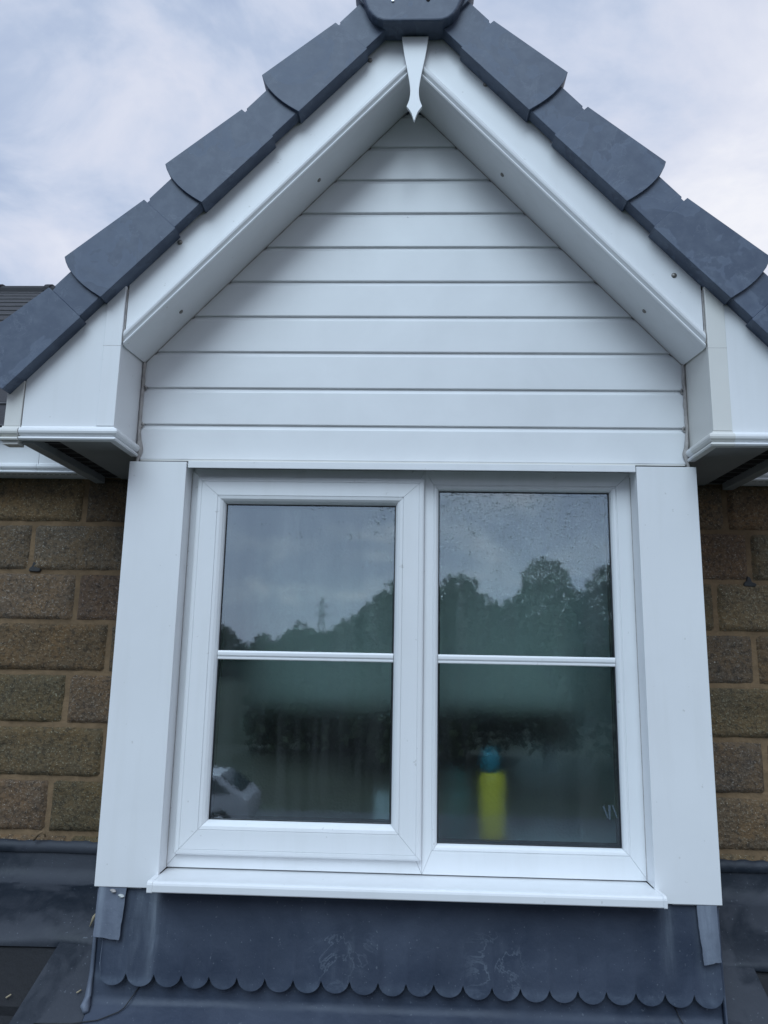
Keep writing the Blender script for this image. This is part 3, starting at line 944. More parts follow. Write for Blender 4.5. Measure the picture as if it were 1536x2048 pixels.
# ---- main roof, stepped courses
bm = bmesh.new()
tn = math.tan(math.radians(31.5)); ln = math.hypot(1, tn)
ux, uz = 1 / ln, tn / ln
GA = 0.285
k = 0
while 0.16 + k * GA * ux < 4.2:
    y0 = 0.16 + k * GA * ux; z0 = 0.035 + k * GA * uz
    y1 = y0 + (GA + 0.04) * ux; z1 = z0 + (GA + 0.04) * uz
    hw = min(0.80, max(0.0, (1.17 - z0) / 1.09))      # the dormer roof runs into the slope here
    for (xa, xb) in (((-5.0, -hw), (hw, 5.0)) if hw > 0 else ((-5.0, 5.0),)):
        pr = [(y0, z0 + 0.012), (y0, z0 - 0.004), (y1, z1 - 0.016), (y1, z1 - 0.001)]
        v0 = [bm.verts.new((xa, a, b)) for a, b in pr]; v1 = [bm.verts.new((xb, a, b)) for a, b in pr]
        for i in range(4):
            j = (i + 1) % 4
            bm.faces.new((v0[i], v0[j], v1[j], v1[i])).material_index = 0
        n_seg = 14       # pale strip paints the sky's glint on each wet tile edge
        for q in range(n_seg):
            xq0 = xa + (xb - xa) * q / n_seg + 0.003; xq1 = xa + (xb - xa) * (q + 1) / n_seg
            zq = z0 + 0.0065 + 0.0025 * noise.noise(Vector((q * 3.3, k * 1.7, 0)))
            vv = box(bm, xq0, xq1, y0 - 0.002, y0 + 0.004, zq, zq + 0.0045)
            for f in set(sum([list(v.link_faces) for v in vv], [])):
                f.material_index = 1
    k += 1
finish(bm, "main_roof", [TILE, TILEGLINT], house)
bm = bmesh.new()
for q in range(22):
    xa = -5.0 + q * 0.45
    ring = [[(x, 4.25 + r_ * math.cos(math.pi * t / 8), 2.49 + r_ * 0.9 * math.sin(math.pi * t / 8)) for t in range(9)] for x, r_ in ((xa, 0.10), (xa + 0.40, 0.10), (xa + 0.40, 0.115), (xa + 0.448, 0.115))]
    loft(bm, ring)
finish(bm, "main_ridge", TILE, house)

# ================================================================== lead work
# apron below the window with a scalloped lower edge
bm = bmesh.new()
xL, xR, nlob = -0.678, 0.694, 22
pitch = (xR - xL) / nlob
SUB = 12
colsv = []
for j in range(nlob * SUB + 1):
    x = xL + (xR - xL) * j / (nlob * SUB)
    u = (j % SUB) / SUB
    lob_i = j // SUB
    d = abs(u - 0.5) * 2 if j % SUB else 1.0
    lobe = math.sqrt(max(0, 1 - (d * 0.995) ** 2))
    zb = -1.2775 - 0.0055 * (j / (nlob * SUB)) - (0.0290 + 0.0030 * noise.noise(Vector((lob_i * 1.7, 4, 4)))) * lobe + 0.0015 * noise.noise(Vector((x * 6, 0, 3)))
    if j == 0:
        zb = -1.262
    col_ = []
    for i in range(15):
        t = i / 14
        z = -1.085 + (zb + 1.085) * t
        y = -0.012 - 0.012 * t + 0.0035 * noise.noise(Vector((x * 5, 1, z * 7))) * t + 0.0015 * noise.noise(Vector((x * 18, 9, z * 14)))
        y -= 0.007 * max(0, t - 0.55) / 0.45      # the free edge stands off the sheet below
        col_.append(bm.verts.new((x, y, z)))
    sh = 0.0028 * noise.noise(Vector((x / pitch * 0.5, 6, 1)))
    for i, v in enumerate(col_):
        v.co.x += sh * (i / 14) ** 3
    colsv.append(col_)
for a, b in zip(colsv, colsv[1:]):
    for i in range(14):
        bm.faces.new((a[i], b[i], b[i + 1], a[i + 1])).smooth = True
edge_pts = [tuple(c_[-1].co) for c_ in colsv]
ap = finish(bm, "lead_apron", LEAD, house, recalc=False)
sol = ap.modifiers.new('thick', 'SOLIDIFY'); sol.thickness = 0.0034; sol.offset = -1; sol.material_offset_rim = 1
ap.data.materials.append(LEADEDGE)
es = ap.modifiers.new('crisp', 'EDGE_SPLIT'); es.split_angle = math.radians(35)
bm = bmesh.new()
for lob in range(nlob):
    pts = []
    for q in range(SUB + 1):
        v = edge_pts[lob * SUB + q]
        pts.append((v[0] + (0.0004 if q == 0 else (-0.0004 if q == SUB else 0)), v[1] - 0.0002, v[2] + 0.0006))
    tube(bm, pts, 0.0008, 5)
finish(bm, "worn_edge", LEADEDGE, ap, smooth=True)
# sheet beneath it: upright, then dressed out over the roof slope
Z_R, Y_R, RS = -1.360, -0.020, 0.65


def roofz(y):
    return Z_R + RS * (y - Y_R)


bm = bmesh.new()
prof = [(-0.0085, -1.10), (-0.0085, -1.27), (-0.0090, -1.335), (-0.012, -1.347), (-0.020, -1.354), (-0.040, -1.366), (-0.12, roofz(-0.12) + 0.007), (-0.24, roofz(-0.24) + 0.006), (-0.245, roofz(-0.245) + 0.001)]
nx = 120
g = []
for j in range(nx + 1):
    x = -0.698 + (0.700 + 0.698) * j / nx
    row = []
    for i, (y, z) in enumerate(prof):
        row.append(bm.verts.new((x, y + 0.0018 * noise.noise(Vector((x * 7, i, 0))), z + (0.0022 * noise.noise(Vector((x * 6, i * 2, 4))) if i > 2 else 0))))
    g.append(row)
for a, b in zip(g, g[1:]):
    for i in range(len(prof) - 1):
        bm.faces.new((a[i], b[i], b[i + 1], a[i + 1])).smooth = True
ls = finish(bm, "lead_skirt", LEAD, house, recalc=False)
# corner roll at the skirt's left foot
bm = bmesh.new()
tube(bm, [(-0.699, -0.010, -1.115), (-0.700, -0.011, -1.20), (-0.701, -0.012, -1.29), (-0.703, -0.018, -1.335), (-0.703, -0.028, -1.352), (-0.696, -0.040, -1.360)], [0.004, 0.0045, 0.005, 0.007, 0.011, 0.006], 10)
finish(bm, "lead_corner", LEADPALE, ls, smooth=True)
bm = bmesh.new()
tube(bm, [(0.700, -0.010, -1.115), (0.701, -0.011, -1.25), (0.702, -0.016, -1.345), (0.698, -0.034, -1.360)], [0.003, 0.004, 0.005, 0.005], 10)
finish(bm, "lead_corner", LEAD, ls, smooth=True)
# side walls of the lead-clad base
for side in (-1, 1):
    bm = bmesh.new()
    xs = sorted((side * 0.66, side * 0.6985))
    box(bm, xs[0], xs[1], -0.007, 0.30, -1.5, -1.105)
    finish(bm, "lead_cheek", LEADDARK, house)
# folded strips hanging over both ends of the apron


def strip(pts, name, thick=0.0025, mt=LEADPALE, seed=0.0):
    bm = bmesh.new()
    (xa, za), (xb, zb_), (xc, zc), (xd, zd) = pts   # TL TR BR BL
    g = []
    for i in range(13):
        v = i / 12
        row = []
        for j in range(7):
            u = j / 6
            x = (xa * (1 - u) + xb * u) * (1 - v) + (xd * (1 - u) + xc * u) * v
            z = (za * (1 - u) + zb_ * u) * (1 - v) + (zd * (1 - u) + zc * u) * v
            x += 0.0018 * noise.noise(Vector((v * 6, u * 2 + seed, 0))) * (1 if j in (0, 6) else .3)
            z += 0.0022 * noise.noise(Vector((u * 5, seed, 7))) * (1 if i == 12 else 0)
            y = -0.026 - 0.006 * v - 0.006 * v * v + 0.002 * noise.noise(Vector((x * 30, seed, z * 20)))
            row.append(bm.verts.new((x, y, z)))
        g.append(row)
    for a, b in zip(g, g[1:]):
        for j in range(6):
            bm.faces.new((a[j], b[j], b[j + 1], a[j + 1])).smooth = True
    o = finish(bm, name, mt, house, recalc=False)
    s_ = o.modifiers.new('thick', 'SOLIDIFY'); s_.thickness = thick; s_.offset = 0
    es_ = o.modifiers.new('crisp', 'EDGE_SPLIT'); es_.split_angle = math.radians(35)
    return o


strip([(-0.694, -1.095), (-0.630, -1.095), (-0.6355, -1.2125), (-0.6945, -1.2065)], "lead_tab", seed=2.0)
strip([(0.648, -1.095), (0.6925, -1.095), (0.6925, -1.2165), (0.6545, -1.2240)], "lead_tab", seed=5.0)

# side flashings on the stone wall
for side in (-1, 1):
    bm = bmesh.new()
    prof = [(0.2755, -1.1120), (0.2750, -1.150), (0.262, -1.185), (0.232, roofz(0.232) + 0.012), (0.136, roofz(0.136) + 0.010), (0.108, roofz(0.108) + 0.010), (0.1005, roofz(0.10) + 0.006), (0.102, roofz(0.10) - 0.002)]
    nx = 150
    g = []
    for j in range(nx + 1):
        x = 0.66 + (2.3) * (j / nx) ** 1.3
        row = []
        for i, (y, z) in enumerate(prof):
            a_ = 1.0 if i > 1 else 0.25
            lump = 0.0
            if side < 0 and i in (4, 5) and x < 0.93:      # buckled ridge near the foot on the left
                lump = (0.016 if i == 4 else 0.006) * min(1, (0.93 - x) / 0.05) * (0.7 + 0.5 * noise.noise(Vector((x * 28, 3, 3))))
            row.append(bm.verts.new((side * x, y + a_ * 0.006 * noise.noise(Vector((side * x * 4, i, 0))), z + lump + a_ * 0.005 * noise.noise(Vector((side * x * 5, i * 1.3, 4))))))
        g.append(row)
    for a, b in zip(g, g[1:]):
        for i in range(len(prof) - 1):
            q = (a[i], b[i], b[i + 1], a[i + 1])
            bm.faces.new(q if side > 0 else q[::-1]).smooth = True
    fl = finish(bm, "lead_flashing", LEADDARK, house, recalc=False)
    # turned-in top fold standing proud
    bm = bmesh.new()
    g = []
    for j in range(nx + 1):
        x = 0.70 + 2.2 * (j / nx) ** 1.3
        w = 0.002 * noise.noise(Vector((side * x * 9, 1, 1)))
        top = -1.0865 + 0.0035 * noise.noise(Vector((side * x * 40, 2, 1)))
        g.append([bm.verts.new((side * x, y, z)) for y, z in ((0.286, top), (0.2745, top - 0.003), (0.2725, -1.100 + w), (0.2700, -1.1130 + w), (0.2745, -1.1150 + w))])
    for a, b in zip(g, g[1:]):
        for i in range(4):
            q = (a[i], b[i], b[i + 1], a[i + 1])
            bm.faces.new(q if side > 0 else q[::-1]).smooth = True
    finish(bm, "flashing_fold", LEADDARK, fl, recalc=False)
# lead soakers lying on the slope either side
def slope_sheet(poly, name, mt, lift=0.006, parent=house):
    bm = bmesh.new()
    vs_ = [bm.verts.new((x, y, roofz(y) + lift)) for x, y in poly]
    f = bm.faces.new(vs_)
    bmesh.ops.triangulate(bm, faces=[f])
    bmesh.ops.subdivide_edges(bm, edges=bm.edges[:], cuts=5, use_grid_fill=True)
    for v in bm.verts:
        v.co.z += 0.0025 * noise.noise(v.co * 9)
    r = bmesh.ops.extrude_face_region(bm, geom=bm.faces[:])
    for e in r['geom']:
        if isinstance(e, bmesh.types.BMVert):
            e.co.z -= 0.0035
    return finish(bm, name, mt, parent, smooth=False)


slope_sheet([(-0.823, 0.150), (-0.6995, 0.150), (-0.6995, -0.36), (-0.905, -0.36)], "lead_soaker", LEADDARK)
slope_sheet([(0.7005, 0.150), (0.803, 0.150), (0.818, 0.10), (0.835, -0.36), (0.7005, -0.36)], "lead_soaker", LEADDARK)
# overlap seams dressed across the skirt
for pts in ([(-0.585, 0.0), (-0.607, -0.02), (-0.625, -0.036), (-0.664, -0.052), (-0.72, -0.060), (-0.80, -0.062)],):
    bm = bmesh.new()
    P3 = []
    for i in range(len(pts) - 1):
        for t in range(4):
            u = t / 4
            P3.append((pts[i][0] * (1 - u) + pts[i + 1][0] * u, pts[i][1] * (1 - u) + pts[i + 1][1] * u))
    P3.append(pts[-1])
    tube(bm, [(x, min(y, -0.012), (roofz(min(y, -0.028)) + 0.0118) + (max(0, y + 0.028)) * 1.6) for x, y in P3], 0.0013, 6)
    finish(bm, "lead_seam", BLACK, ls, smooth=True)
bm = bmesh.new()
tube(bm, [(0.595, -0.0125, -1.320), (0.606, -0.017, -1.3425), (0.618, -0.045, roofz(-0.045) + 0.010), (0.64, -0.10, roofz(-0.10) + 0.010)], 0.0013, 6)
finish(bm, "lead_seam", BLACK, ls, smooth=True)

# lower roof: stepped courses of dark tiles
bm = bmesh.new()
ang = math.atan(RS); cu, su = math.cos(ang), math.sin(ang)
k = 0
while True:
    y1 = 0.30 - k * 0.335 * cu
    y0 = y1 - 0.38 * cu
    if y0 < -1.45:
        break
    for q in range(18):
        xa = -2.97 + q * 0.33 + (0.165 if k % 2 else 0); xb = xa + 0.326
        pr = [(y0, roofz(y0) - 0.004), (y0, roofz(y0) - 0.026), (y1, roofz(y1) - 0.045), (y1, roofz(y1) - 0.026)]
        loft(bm, [[(xa, a, b) for a, b in pr], [(xb, a, b) for a, b in pr]])
    k += 1
lr = finish(bm, "lower_roof", TILE, house, bevel=0)
bm = bmesh.new()
v = [bm.verts.new(p) for p in ((-3.1, 0.30, roofz(0.30) - 0.05), (3.1, 0.30, roofz(0.30) - 0.05), (3.1, -1.45, roofz(-1.45) - 0.05), (-3.1, -1.45, roofz(-1.45) - 0.05))]
bm.faces.new(v)
finish(bm, "roof_underlay", DARKV, lr)
bm = bmesh.new()
box(bm, -3.0, 3.0, -1.30, -1.05, -5.2, roofz(-1.30) - 0.06)
finish(bm, "lower_wall", STONE, house)

# ================================================================== room behind the glass
room = bmesh.new()
# reveal lining and window board
box(room, -0.600, -0.5640, 0.086, 0.30, -1.075, -0.10)
box(room, 0.5640, 0.600, 0.086, 0.30, -1.075, -0.10)
box(room, -0.600, 0.600, 0.086, 0.30, -0.1075, -0.095)
finish(room, "window_reveal", PLASTER, house)
room = bmesh.new()
box(room, -0.5635, 0.5635, 0.086, 0.315, -1.060, -1.035)
finish(room, "window_board", BOARDW, house, bevel=0.003)
room = bmesh.new()
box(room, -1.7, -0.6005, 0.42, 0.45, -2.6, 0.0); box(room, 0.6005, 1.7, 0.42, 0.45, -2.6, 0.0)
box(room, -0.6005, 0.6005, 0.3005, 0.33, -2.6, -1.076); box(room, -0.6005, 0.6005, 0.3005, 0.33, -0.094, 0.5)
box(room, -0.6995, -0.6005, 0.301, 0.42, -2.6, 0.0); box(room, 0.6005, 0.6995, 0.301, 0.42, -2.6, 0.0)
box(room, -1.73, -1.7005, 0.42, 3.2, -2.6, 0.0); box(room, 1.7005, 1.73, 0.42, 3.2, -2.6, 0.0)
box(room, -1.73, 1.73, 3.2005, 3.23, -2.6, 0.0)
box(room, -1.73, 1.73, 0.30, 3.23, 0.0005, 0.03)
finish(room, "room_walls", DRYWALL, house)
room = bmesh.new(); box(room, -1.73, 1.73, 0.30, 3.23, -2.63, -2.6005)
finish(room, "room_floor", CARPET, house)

# roller blind
bl = empty("roller_blind", (0, 0, 0), "pale grey green roller blind half lowered behind both panes", "blind")
bm = bmesh.new()
box(bm, -0.560, 0.560, 0.290, 0.2915, -0.700, -0.120)
finish(bm, "blind_fabric", BLINDM, bl)
bm = bmesh.new(); tube(bm, [(-0.56, 0.315, -0.125), (0.56, 0.315, -0.125)], 0.018, 16)
finish(bm, "roller", BOARDW, bl, smooth=True)
bm = bmesh.new(); box(bm, -0.560, 0.560, 0.286, 0.296, -0.712, -0.7005)
finish(bm, "bottom_bar", BLINDM, bl, bevel=0.002)

# curtains just inside the opening
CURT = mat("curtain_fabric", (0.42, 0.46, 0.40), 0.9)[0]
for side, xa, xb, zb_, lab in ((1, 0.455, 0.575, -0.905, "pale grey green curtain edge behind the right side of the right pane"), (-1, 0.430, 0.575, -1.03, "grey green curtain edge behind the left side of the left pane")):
    bm = bmesh.new()
    g = []
    for k in range(33):
        x = xa + (xb - xa) * k / 32
        g.append([bm.verts.new((side * x, 0.262 + 0.010 * math.sin(k * 0.9), z)) for z in (-0.13, zb_)])
    for a, b in zip(g, g[1:]):
        bm.faces.new((a[0], b[0], b[1], a[1])).smooth = True
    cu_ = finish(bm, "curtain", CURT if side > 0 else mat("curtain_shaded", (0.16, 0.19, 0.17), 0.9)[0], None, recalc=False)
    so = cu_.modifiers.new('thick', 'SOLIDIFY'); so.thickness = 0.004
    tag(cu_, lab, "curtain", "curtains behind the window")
# pale box on the window board
pb = empty("storage_box", (0, 0, 0), "wide low grey box behind the right pane, right of the bottle", "box")
bm = bmesh.new(); box(bm, 0.300, 0.555, 0.318, 0.42, -0.905, -0.835)
finish(bm, "box_body", mat("grey_card", (0.30, 0.30, 0.27), 0.8)[0], pb, bevel=0.004)
bm = bmesh.new(); box(bm, 0.300, 0.555, 0.318, 0.42, -1.03, -0.9055)
finish(bm, "box_stand", DARKWOOD, pb, bevel=0.004)

# yellow bottle with a teal cap on the window board
bo = empty("spray_bottle", (0, 0, 0), "yellow bottle with teal cap behind the right pane", "bottle")
cx_, cy_ = 0.2165, 0.128
bm = bmesh.new(); lathe(bm, (cx_, cy_, -1.0175), [(0.030, 0), (0.0345, 0.004), (0.0345, 0.140), (0.032, 0.153), (0.026, 0.160)])
finish(bm, "bottle_body", YELLOW, bo, smooth=True)
bm = bmesh.new(); lathe(bm, (cx_ - 0.004, cy_, -0.8575), [(0.026, 0), (0.0262, 0.030), (0.022, 0.050), (0.012, 0.058)])
finish(bm, "bottle_cap", TEAL, bo, smooth=True)
bm = bmesh.new(); lathe(bm, (cx_, cy_, -1.0347), [(0.036, 0), (0.036, 0.017)])
finish(bm, "bottle_base", ORANGEP, bo, smooth=True)
# green jar beside it
jr = empty("green_jar", (0, 0, 0), "dark green jar beside the yellow bottle behind the right pane", "jar")
bm = bmesh.new(); lathe(bm, (0.128, 0.175, -1.0347), [(0.040, 0), (0.045, 0.01), (0.045, 0.11), (0.036, 0.135)])
finish(bm, "jar_body", GREENGLASS, jr, smooth=True)
bm = bmesh.new(); lathe(bm, (0.128, 0.175, -0.8997), [(0.036, 0), (0.036, 0.03), (0.030, 0.036)])
finish(bm, "jar_lid", GREENGLASS, jr, smooth=True)
# white box near the mullion of the left light
bxo = empty("small_box", (0, 0, 0), "small pale box standing at the right end of the left pane", "box")
bm = bmesh.new(); box(bm, -0.075, -0.010, 0.11, 0.16, -1.0347, -0.915)
finish(bm, "box_body", BOARDW, bxo, bevel=0.002)
# furniture in the room
fur = empty("headboard", (0, 0, 0), "dark wide wardrobe standing inside the room behind the glass", "wardrobe")
fur.name = "wardrobe"
bm = bmesh.new(); box(bm, -0.75, 0.55, 2.0, 2.5, -2.6, -0.72)
finish(bm, "wardrobe_body", DARKWOOD, fur, bevel=0.01)
for x in (-0.12, -0.08):
    bm = bmesh.new(); tube(bm, [(x, 1.985, -1.9), (x, 1.985, -1.6)], 0.006, 8)
    finish(bm, "handle", ALU, fur, smooth=True)
bed = empty("bed", (0, 0, 0), "low bed with grey cover inside the room", "bed")
bm = bmesh.new(); box(bm, 0.25, 1.5, 0.6, 2.6, -2.15, -1.95)
finish(bm, "bed_cover", BOARDW, bed, bevel=0.04)
bm = bmesh.new(); box(bm, 0.27, 1.48, 0.62, 2.58, -2.6, -2.1505)
finish(bm, "bed_base", DARKWOOD, bed, bevel=0.01)

# ================================================================== litter on the lead
TWIG = mat("dry_twig", (0.36, 0.30, 0.20), 0.8)[0]


def twig(pts, r, label, mt=TWIG):
    bm = bmesh.new(); tube(bm, pts, r, 6)
    o = finish(bm, "twig", mt, None, smooth=True)
    tag(o, label, "twig", "dry bits lying on the lead and roof")
    return o


twig([(-0.767, 0.122, roofz(0.122) + 0.026), (-0.760, 0.125, roofz(0.125) + 0.045), (-0.751, 0.122, roofz(0.122) + 0.060)], [0.0015, 0.0042, 0.001], "dry straw leaf standing on the buckled lead ridge at the left")
twig([(-0.893, -0.01, roofz(-0.01) + 0.004), (-0.884, -0.005, roofz(-0.005) + 0.006)], 0.0018, "tiny straw bit on the black tiles at lower left")
twig([(-0.735, -0.004, roofz(-0.004) + 0.013), (-0.727, 0.002, roofz(0.002) + 0.013)], 0.0016, "short straw bit on the lead soaker left of the skirt")
twig([(-0.995, 0.262, -1.082), (-0.985, 0.262, -1.066), (-0.972, 0.266, -1.060), (-0.966, 0.268, -1.074)], [0.003, 0.0045, 0.004, 0.002], "curled straw poking from the mortar above the left flashing", MORTAR)
for x, z, l in ((-0.640, -1.122, "broken white crumb under the left post beside the lead tab"), (-0.660, -1.112, "brown crumb under the left post on the lead tab")):
    bm = bmesh.new()
    bmesh.ops.create_icosphere(bm, subdivisions=2, radius=0.0042)
    for v in bm.verts:
        v.co = Vector((v.co.x * 1.5, v.co.y * 0.7, v.co.z * 0.8)) * (1 + 1.1 * noise.noise(v.co * 260)) + Vector((x, -0.032, z))
    o = finish(bm, "mortar_crumb", SEALANT if x < -0.65 else BOARDW, None)
    tag(o, l, "crumb")
bm = bmesh.new()
bmesh.ops.create_icosphere(bm, subdivisions=3, radius=0.014)
for v in bm.verts:
    v.co = Vector((v.co.x * 1.2, v.co.y, v.co.z * 0.5)) * (1 + 0.5 * noise.noise(v.co * 120)) + Vector((-0.578, -0.068, roofz(-0.068) + 0.012))
o = finish(bm, "moss_clump", mat("dead_moss", (0.09, 0.06, 0.055), 0.9, noise_amt=0.5, noise_scale=150)[0], None)
tag(o, "brown crumbling clump on the lead skirt near the lower left", "debris")

# ================================================================== surroundings (seen in the glass)
GZ = -5.2
GRASS = mat("grass", (0.024, 0.038, 0.016), 0.95, noise_amt=0.4, noise_scale=0.4)[0]
ASPH = mat("asphalt", (0.038, 0.042, 0.050), 0.85, noise_amt=0.25, noise_scale=0.7)[0]
bm = bmesh.new()
v = [bm.verts.new(p) for p in ((-400, -500, GZ), (400, -500, GZ), (400, 400, GZ), (-400, 400, GZ))]
bm.faces.new(v)
tag(finish(bm, "ground", GRASS, None), "dark grass ground around the house", None, None, "structure")
bm = bmesh.new()
v = [bm.verts.new(p) for p in ((-80, -21, GZ + .004), (80, -21, GZ + .004), (80, -12, GZ + .004), (-80, -12, GZ + .004))]
bm.faces.new(v)
tag(finish(bm, "road", ASPH, None), "asphalt street below the house", None, None, "structure")
bm = bmesh.new(); box(bm, -80, 80, -12.0, -11.86, GZ - 0.05, GZ + 0.12)
tag(finish(bm, "kerb", mat("concrete", (0.3, 0.29, 0.27), 0.9)[0], None), "concrete kerb along the street", None, None, "structure")

LEAF = mat("leaf", (0.050, 0.085, 0.030), 0.7, noise_amt=0.4, noise_scale=0.6)[0]
BARK = mat("bark", (0.022, 0.020, 0.015), 0.9)[0]


def tree(x, y, ztop, r, label, seed, n=4600, leaf=0.17):
    rr = random.Random(seed)
    t = empty("tree", (0, 0, 0), label, "tree", "trees across the street")
    H = ztop - GZ
    bm = bmesh.new()
    tube(bm, [(x, y, GZ - 0.1), (x + 0.05, y, GZ + H * 0.3), (x - 0.05, y, GZ + H * 0.75)], [r * 0.10, r * 0.08, r * 0.03], 8)
    for k in range(6):
        a = rr.uniform(0, 6.28); z0 = GZ + H * rr.uniform(0.3, 0.6)
        tube(bm, [(x, y, z0), (x + r * .4 * math.cos(a), y + r * .4 * math.sin(a), z0 + H * 0.12), (x + r * .75 * math.cos(a), y + r * .75 * math.sin(a), z0 + H * 0.2)], [r * .04, r * .03, r * .01], 6)
    finish(bm, "trunk", BARK, t, smooth=True)
    lob = []
    for k in range(16):
        a = rr.uniform(0, 6.28); q = rr.uniform(0, 0.72) * r
        f = rr.uniform(0, 1)
        lob.append((x + q * math.cos(a), y + q * math.sin(a), GZ + H * (0.12 + 0.72 * f * (1 - 0.35 * q / r)), r * rr.uniform(0.28, 0.42)))
    lob.append((x, y, ztop - r * 0.33, r * 0.33))
    bm = bmesh.new()
    for k in range(n):
        lx, ly, lz, lr_ = rr.choice(lob)
        d = Vector((rr.gauss(0, 1), rr.gauss(0, 1), rr.gauss(0, 1))).normalized() * lr_ * rr.uniform(0.55, 1.08)
        c = Vector((lx, ly, lz)) + d
        a = Vector((rr.gauss(0, 1), rr.gauss(0, 1), rr.gauss(0, 1))).normalized()
        b = a.orthogonal().normalized(); s_ = leaf * rr.uniform(0.6, 1.5)
        bm.faces.new([bm.verts.new(c + a * s_), bm.verts.new(c + b * s_ * .55), bm.verts.new(c - a * s_), bm.verts.new(c - b * s_ * .55)])
    finish(bm, "crown", LEAF, t, recalc=False)


tree(-0.5, -30, 2.35, 3.4, "broad tree reflected at the right side of the left pane", 1, 6500)
tree(2.1, -30.5, 2.75, 3.2, "rounded tree reflected at the left side of the right pane", 2, 6500)
tree(5.7, -29.5, 3.35, 2.9, "tall pointed tree reflected in the middle of the right pane", 3, 6500)
tree(9.9, -29, 4.2, 3.2, "tallest tree reflected at the right edge of the right pane", 4, 6500)
tree(-3.1, -36, 1.0, 2.8, "low tree reflected beside the broad tree in the left pane", 5)
tree(-6.6, -44, 1.0, 2.8, "distant low tree reflected under the pylon in the left pane", 6)
tree(-9.2, -46, 0.35, 2.4, "smallest tree in the middle of the left pane's reflected skyline", 7)
tree(-12.5, -48, 0.9, 2.6, "distant tree reflected at the left edge of the left pane", 8)
# bushy wood edge that fills the skyline between the trees
rr = random.Random(50)
bm = bmesh.new()


NEAR_TOP = [(-9, -1.5), (-4.6, -0.6), (-4.0, 0.1), (-3.0, 0.7), (-2.2, 1.5), (-1.5, 2.1), (-0.6, 2.2), (0.7, 2.4), (1.9, 2.55), (3.0, 2.4), (3.8, 1.8), (4.3, 1.6),
            (5.0, 2.3), (6.0, 3.2), (6.9, 2.9), (8.0, 2.2), (8.6, 2.6), (9.2, 3.7), (11, 4.2), (22, 4.0)]
FAR_TOP = [(-34, 0.6), (-13.5, 0.6), (-12.6, 0.5), (-12.0, -0.1), (-9.8, -0.2), (-9.0, 0.4), (-8.3, 0.9), (-7.4, 1.1), (-6.7, 0.8), (-6.0, 0.8), (-5.0, 0.9), (-1, 1.0)]


def wood_top(x, far):
    pts = FAR_TOP if far else NEAR_TOP
    v = pts[0][1] if x < pts[0][0] else pts[-1][1]
    for (xa, za), (xb, zb) in zip(pts, pts[1:]):
        if xa <= x <= xb:
            v = za + (zb - za) * (x - xa) / (xb - xa)
    return v - 0.15 + 0.28 * noise.noise(Vector((x * 1.1, 5, 0))) + 0.28 * noise.noise(Vector((x * 3.1, 9, 0)))


for k in range(42000):
    far = rr.random() < 0.3
    x = rr.uniform(-34, -1) if far else rr.uniform(-7.5, 22)
    top = wood_top(x, far)
    z = GZ + (top - GZ) * rr.random() ** 0.55; c = Vector((x, (-50 if far else -33) - rr.uniform(0, 2.2), z))
    a = Vector((rr.gauss(0, 1), rr.gauss(0, 1), rr.gauss(0, 1))).normalized(); b = a.orthogonal().normalized(); s_ = rr.uniform(.10, .34)
    bm.faces.new([bm.verts.new(c + a * s_), bm.verts.new(c + b * s_ * .6), bm.verts.new(c - a * s_), bm.verts.new(c - b * s_ * .6)])
tag(finish(bm, "woodland", LEAF, None, recalc=False), "dark woodland edge across the street", None, None, "stuff")
# rising ground behind the near trees
bm = bmesh.new()
g = []
for i in range(13):
    row = []
    for j in range(61):
        x = -60 + 2 * j; t = i / 12
        row.append(bm.verts.new((x, -35.5 - 24 * t, GZ - 0.05 + (3.6 + 0.8 * noise.noise(Vector((x * 0.08, 1, 0)))) * math.sin(min(1, t * 1.6) * math.pi / 2) * (1 if x > -8 else 0.85))))
    g.append(row)
for a, b in zip(g, g[1:]):
    for j in range(60):
        bm.faces.new((a[j], a[j + 1], b[j + 1], b[j])).smooth = True
tag(finish(bm, "hillside", GRASS, None), "dark grassy bank rising behind the trees", None, None, "structure")

# pylon
py = empty("lattice_pylon", (0, 0, 0), "thin grey lattice pylon reflected in the left pane", "pylon")
STEEL = mat("steel", (0.25, 0.27, 0.28), 0.6, metal=0.4)[0]
bm = bmesh.new()
px, pyy, pz = -7.25, -60.0, 3.8
for sx in (-1, 1):
    for sy_ in (-1, 1):
        tube(bm, [(px + sx * .55, pyy + sy_ * .55, GZ), (px + sx * .12, pyy + sy_ * .12, pz - 1.2), (px, pyy, pz)], [0.06, 0.045, 0.03], 4)
z = GZ; k = 0
while z < pz - 1.2:
    w = 0.55 - 0.43 * (z - GZ) / (pz - 1.2 - GZ); w2 = w - 0.05
    s = 1 if k % 2 else -1
    tube(bm, [(px - s * w, pyy - w, z), (px + s * w2, pyy - w2, z + 0.8)], 0.03, 4)
    tube(bm, [(px - w, pyy - s * w, z), (px - w2, pyy + s * w2, z + 0.8)], 0.03, 4)
    z += 0.8; k += 1
finish(bm, "pylon_tower", STEEL, py)
bm = bmesh.new()
for dz, w in ((-1.5, .7), (-0.8, .5)):
    tube(bm, [(px - w, pyy, pz + dz), (px + w, pyy, pz + dz)], 0.04, 4)
finish(bm, "pylon_arm", STEEL, py)

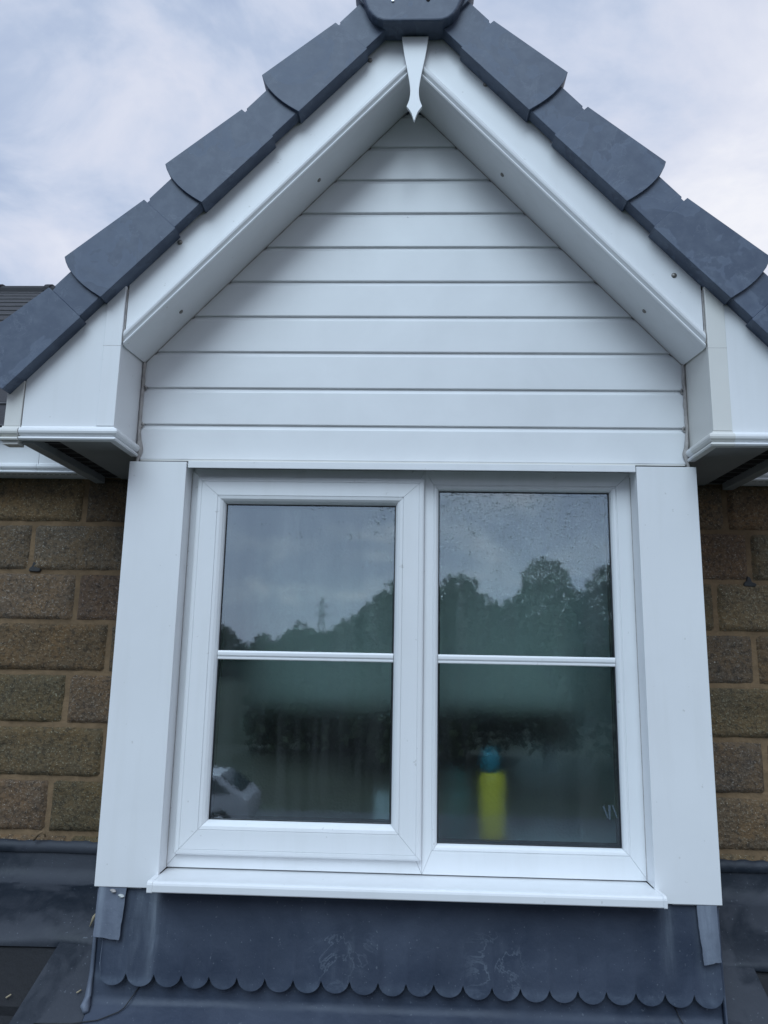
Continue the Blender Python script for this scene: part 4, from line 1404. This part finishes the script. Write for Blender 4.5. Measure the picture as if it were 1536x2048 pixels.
# parked white car (reflected at the lower left of the left pane)
car = empty("parked_car", (0, 0, 0), "white hatchback parked below, reflected low in the left pane", "car")
CARW = mat("car_paint", (0.36, 0.38, 0.42), 0.25)[0]; CARG = mat("car_glass", (0.02, 0.03, 0.035), 0.1)[0]
TYRE = mat("tyre", (0.02, 0.02, 0.02), 0.8)[0]
cx0, cy0 = -6.0, -18.6
side_prof = [(-2.05, 0.30), (-2.08, 0.62), (-1.95, 0.82), (-1.10, 0.95), (-0.45, 1.38), (0.2, 1.47), (1.15, 1.42), (1.78, 1.02), (1.98, 0.85), (2.02, 0.45), (1.95, 0.28)]
bm = bmesh.new()
rings = []
for wy, sc in ((-0.86, 0.90), (-0.80, 1.0), (-0.62, 1.02), (0.62, 1.02), (0.80, 1.0), (0.86, 0.90)):
    ring = []
    for x, z in side_prof:
        t_ = max(0, (z - 0.9) / 0.55)
        ring.append((cx0 + x * (1 if sc >= 1 else 0.985), cy0 + wy * (1 - 0.22 * t_), GZ + (z if sc >= 1 else 0.30 + (z - 0.30) * 0.96)))
    rings.append(ring)
loft(bm, rings)
cb = finish(bm, "car_body", CARW, car, bevel=0.05, seg=3, smooth=True)
for s in (-1, 1):
    bm = bmesh.new()
    pr = [(-0.95, 0.98), (-0.42, 1.33), (0.22, 1.40), (1.08, 1.35), (1.55, 1.02)]
    rr_ = [[(cx0 + x, cy0 + s * (0.872 * (1 - 0.22 * max(0, (z - 0.9) / 0.55))) + o_, GZ + z) for x, z in pr] for o_ in (0, -s * 0.03)]
    loft(bm, rr_)
    finish(bm, "side_window", CARG, car)
bm = bmesh.new()
loft(bm, [[(cx0 + 1.19, cy0 - .58, GZ + 1.41), (cx0 + 1.19, cy0 + .58, GZ + 1.41), (cx0 + 1.76, cy0 + .68, GZ + 1.06), (cx0 + 1.76, cy0 - .68, GZ + 1.06)],
          [(cx0 + 1.215, cy0 - .58, GZ + 1.43), (cx0 + 1.215, cy0 + .58, GZ + 1.43), (cx0 + 1.785, cy0 + .68, GZ + 1.08), (cx0 + 1.785, cy0 - .68, GZ + 1.08)]])
finish(bm, "rear_window", CARG, car)
for wx in (-1.25, 1.3):
    for s in (-1, 1):
        bm = bmesh.new()
        disc(bm, (cx0 + wx, cy0 + s * 0.74, GZ + 0.31), 0.31, 0.16, axis=(0, s, 0), n=24, dome=False)
        w_ = finish(bm, "wheel", TYRE, car, bevel=0.02)
        bm = bmesh.new(); disc(bm, (cx0 + wx, cy0 + s * 0.895, GZ + 0.31), 0.19, 0.02, axis=(0, s, 0), n=20)
        finish(bm, "rim", ALU, w_)
